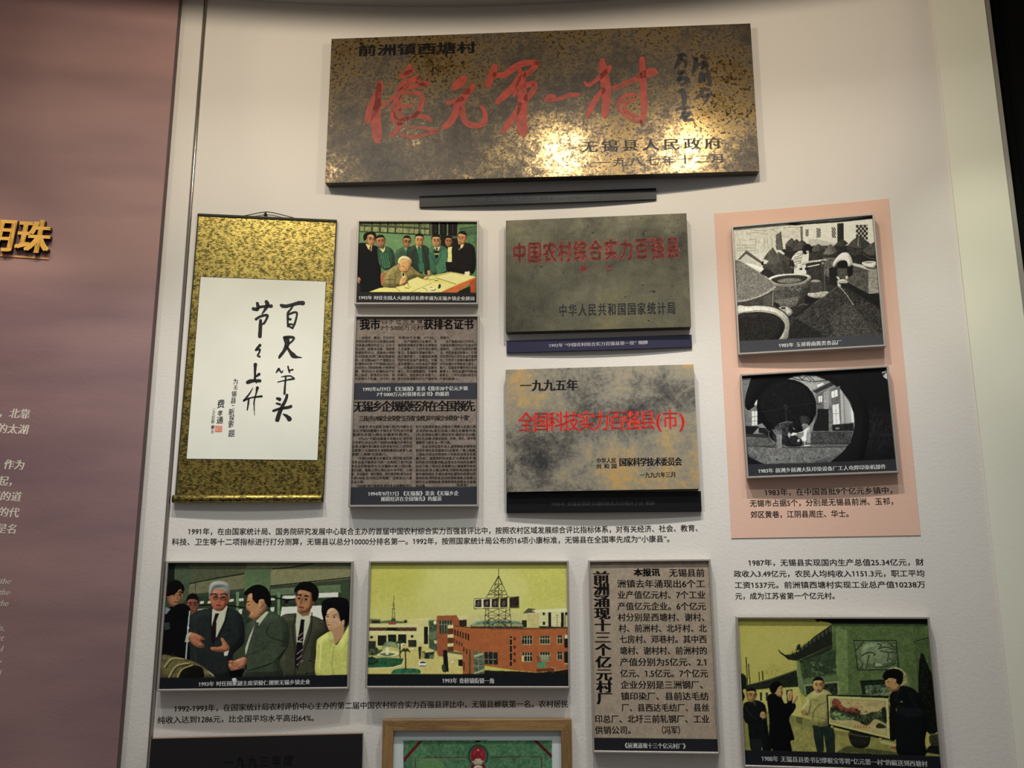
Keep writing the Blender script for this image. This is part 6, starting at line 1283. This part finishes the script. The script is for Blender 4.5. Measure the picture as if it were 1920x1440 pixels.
# man 1
p.S('#15181a', '68 870 120 840 190 830 260 870 275 960 280 1030 300 1180 310 1290 150 1290 120 1180 105 1040 75 1000', m=0.25); p.P('#23282a', '120 1180 230 1180 240 1290 150 1290'); p.P('#b8b25c', '228 1230 240 1290 232 1290'); p.head(138, 790, 88, 120, '#a8834c', look=1, tilt=4); p.P('#3f4438', '140 840 180 845 175 890'); p.S('#b08a54', '218 950 240 930 262 945 272 985 240 1000 220 985', m=0.1); p.L('#6a4a28', 4, '230 955 262 972', al=0.7)
p.L('#3c4446', 7, '80 880 130 960 190 1000', al=0.6); p.S('#15181a', '70 960 150 990 230 985 220 1010 120 1040 80 1020')
# man 2
p.S('#0c0d0f', '280 820 320 770 400 790 440 860 500 830 540 880 520 930 480 990 500 1080 525 1180 490 1200 495 1300 350 1300 300 1180 300 1000', m=0.15); p.S('#b08a54', '385 700 415 705 422 760 410 800 370 790 350 740', m=0.08); p.S('#0f0d0b', '303 710 330 670 385 660 410 690 380 715 355 760 330 770 308 750'); p.L('#5a2f1c', 9, '405 750 415 770'); p.E('#1f130c', 402, 722, 7, 4)
p.S('#b8925a', '465 760 490 745 510 770 500 830 470 830', m=0.1); p.S('#b8925a', '505 850 520 800 545 788 556 800 540 840 515 860', m=0.1); p.L('#6a4a28', 4, '480 770 485 820', al=0.7)
p.L('#2a3034', 7, '500 880 520 910', al=0.8); p.P('#b8b25c', '480 1010 490 1010 488 1040 482 1040', al=0.5)
# man 3
p.S('#a09c58', '640 790 700 745 780 730 860 770 870 850 850 1000 830 1060 760 1070 690 1040 680 980 640 970 640 910 600 900 620 840', m=0.1); p.S('#b0ab62', '590 905 640 840 660 800 680 860 660 940 640 965 610 950', m=0.1); p.L('#5a5830', 6, '760 860 700 930 690 1000'); p.L('#6a683a', 5, '680 820 720 835 750 828'); p.L('#6a683a', 5, '860 790 800 850 750 880', al=0.8); p.L('#5a5830', 5, '690 975 830 1010 840 1050', al=0.6)
p.P('#c9c27a', '700 750 740 790 780 760 760 740'); p.head(742, 698, 98, 130, '#b9935a', look=0, tilt=-2); p.P('#4a241a', '730 735 760 738 745 748'); p.S('#a9804a', '585 920 620 915 640 950 620 965 590 945', m=0.1)
p.P('#27382e', '690 1050 760 1070 870 1055 890 1140 892 1300 815 1300 790 1130 785 1300 730 1300 700 1160', m=0.2); p.L('#131c16', 6, '760 1080 780 1140 790 1290', al=0.8)
# man 4
p.S('#111517', '1390 780 1440 720 1510 700 1600 730 1660 800 1700 920 1720 1060 1700 1200 1700 1330 1470 1330 1440 1180 1430 1000 1400 940 1380 860', m=0.22); p.S('#1a2024', '1440 880 1540 900 1680 920 1690 980 1560 1000 1440 960', m=0.2); p.L('#2c3438', 6, '1470 730 1440 820 1440 900', al=0.8); p.L('#2c3438', 6, '1560 760 1600 860 1660 920', al=0.7)
p.S('#b08850', '1345 640 1370 620 1430 650 1480 690 1460 740 1420 750 1380 745 1365 715 1345 695', m=0.08); p.S('#0f0d0b', '1318 620 1350 565 1430 545 1500 580 1500 660 1480 690 1450 680 1430 640 1380 630 1350 650', m=0.15); p.L('#5a2f1c', 7, '1370 715 1395 722'); p.E('#1f130c', 1368, 665, 9, 4); p.S('#b08850', '1430 640 1445 645 1442 680 1430 680')
p.S('#b9935a', '1372 855 1400 850 1440 890 1445 930 1400 930 1380 900', m=0.1); p.L('#6a4a28', 4, '1385 870 1430 900', al=0.8); p.L('#6a4a28', 4, '1385 890 1420 915', al=0.8); p.R('#9aa09a', 1480, 840, 1498, 848)
# painting held between them
p.P('#14140f', '1385 800 1440 850 1440 1180 1415 1200 1385 1190'); p.P('#191a12', '815 780 1375 792 1400 1190 1310 1180 830 1060'); p.P('#c2bd72', '828 790 1372 812 1385 1180 1310 1160 840 1045', m=0.04); p.P('#8f8c50', '848 815 1345 835 1358 1148 850 1025'); p.P('#bca96a', '853 820 1340 840 1352 1142 855 1020', m=0.1)
p.S('#8a4030', '860 850 890 815 930 830 960 880 1000 900 1080 900 1120 950 1060 960 960 940 880 900', n=0.6, m=0.5, al=0.85)
p.S('#39482c', '850 900 900 880 960 930 1060 940 1150 960 1220 940 1300 930 1350 960 1350 1040 1250 1000 1180 1060 1060 1010 930 1010 850 990', n=0.8, m=0.7, al=0.85); p.S('#7a9a5e', '860 960 920 930 1000 980 1080 990 1000 1010 900 1005', n=0.6, m=0.5, al=0.7)
for k in range(34): x = 865 + RNG.rand() * 470; y = 900 + RNG.rand() * 110 + (x - 860) * 0.06; p.L('#202a1a', 6, [(x, y), (x + 14, y - 16), (x + 26, y + 4)], al=0.75)
for k in range(12): x = 875 + RNG.rand() * 250; y = 850 + RNG.rand() * 80; p.L('#a8503a', 6, [(x, y), (x + 10, y - 10), (x + 22, y + 4)], al=0.7)
p.S('#2c3a24', '1260 1060 1290 1035 1340 1060 1345 1080 1270 1080', n=0.6); p.S('#26301e', '1310 910 1348 900 1352 1020 1320 1010', n=0.5)
for k in range(6): x = 1070 + k * 26; p.L('#c2553a', 7, [(x, 1052 + k * 2), (x + 4, 1075 + k * 3)], al=0.8); p.L('#c2553a', 5, [(x - 8, 1066 + k * 2), (x + 12, 1064 + k * 3)], al=0.8)
for k in range(9): x = 1165 + k * 13; p.L('#6b5a34', 4, [(x, 850 + (k % 3) * 4), (x + 6, 862)], al=0.8); p.L('#6b5a34', 4, [(x - 2, 868), (x + 6, 880)], al=0.7)
p.S('#b9935a', '850 1062 870 1058 880 1078 862 1082'); p.S('#b9935a', '1285 1170 1310 1172 1320 1188 1295 1190')
p.P('#23252b', '60 1278 600 1290 1900 1338 1900 1600 60 1600')
p.finish('photo_print', M_PRINT, t, 1.0, 0.04)
g = Geo(); text_on(g, bd, off, CF, '1988年 无锡县县委书记缪根宝等将“亿元第一村”的匾送到西塘村', 228, 1354, 1724, 1404, 50, bold=0.02); g.build('caption_text', simple('dim_white_ink', srgb('#c9c9c6'), 0.6), t, off + 0.0004)

bpy.data.objects.remove(_fo)
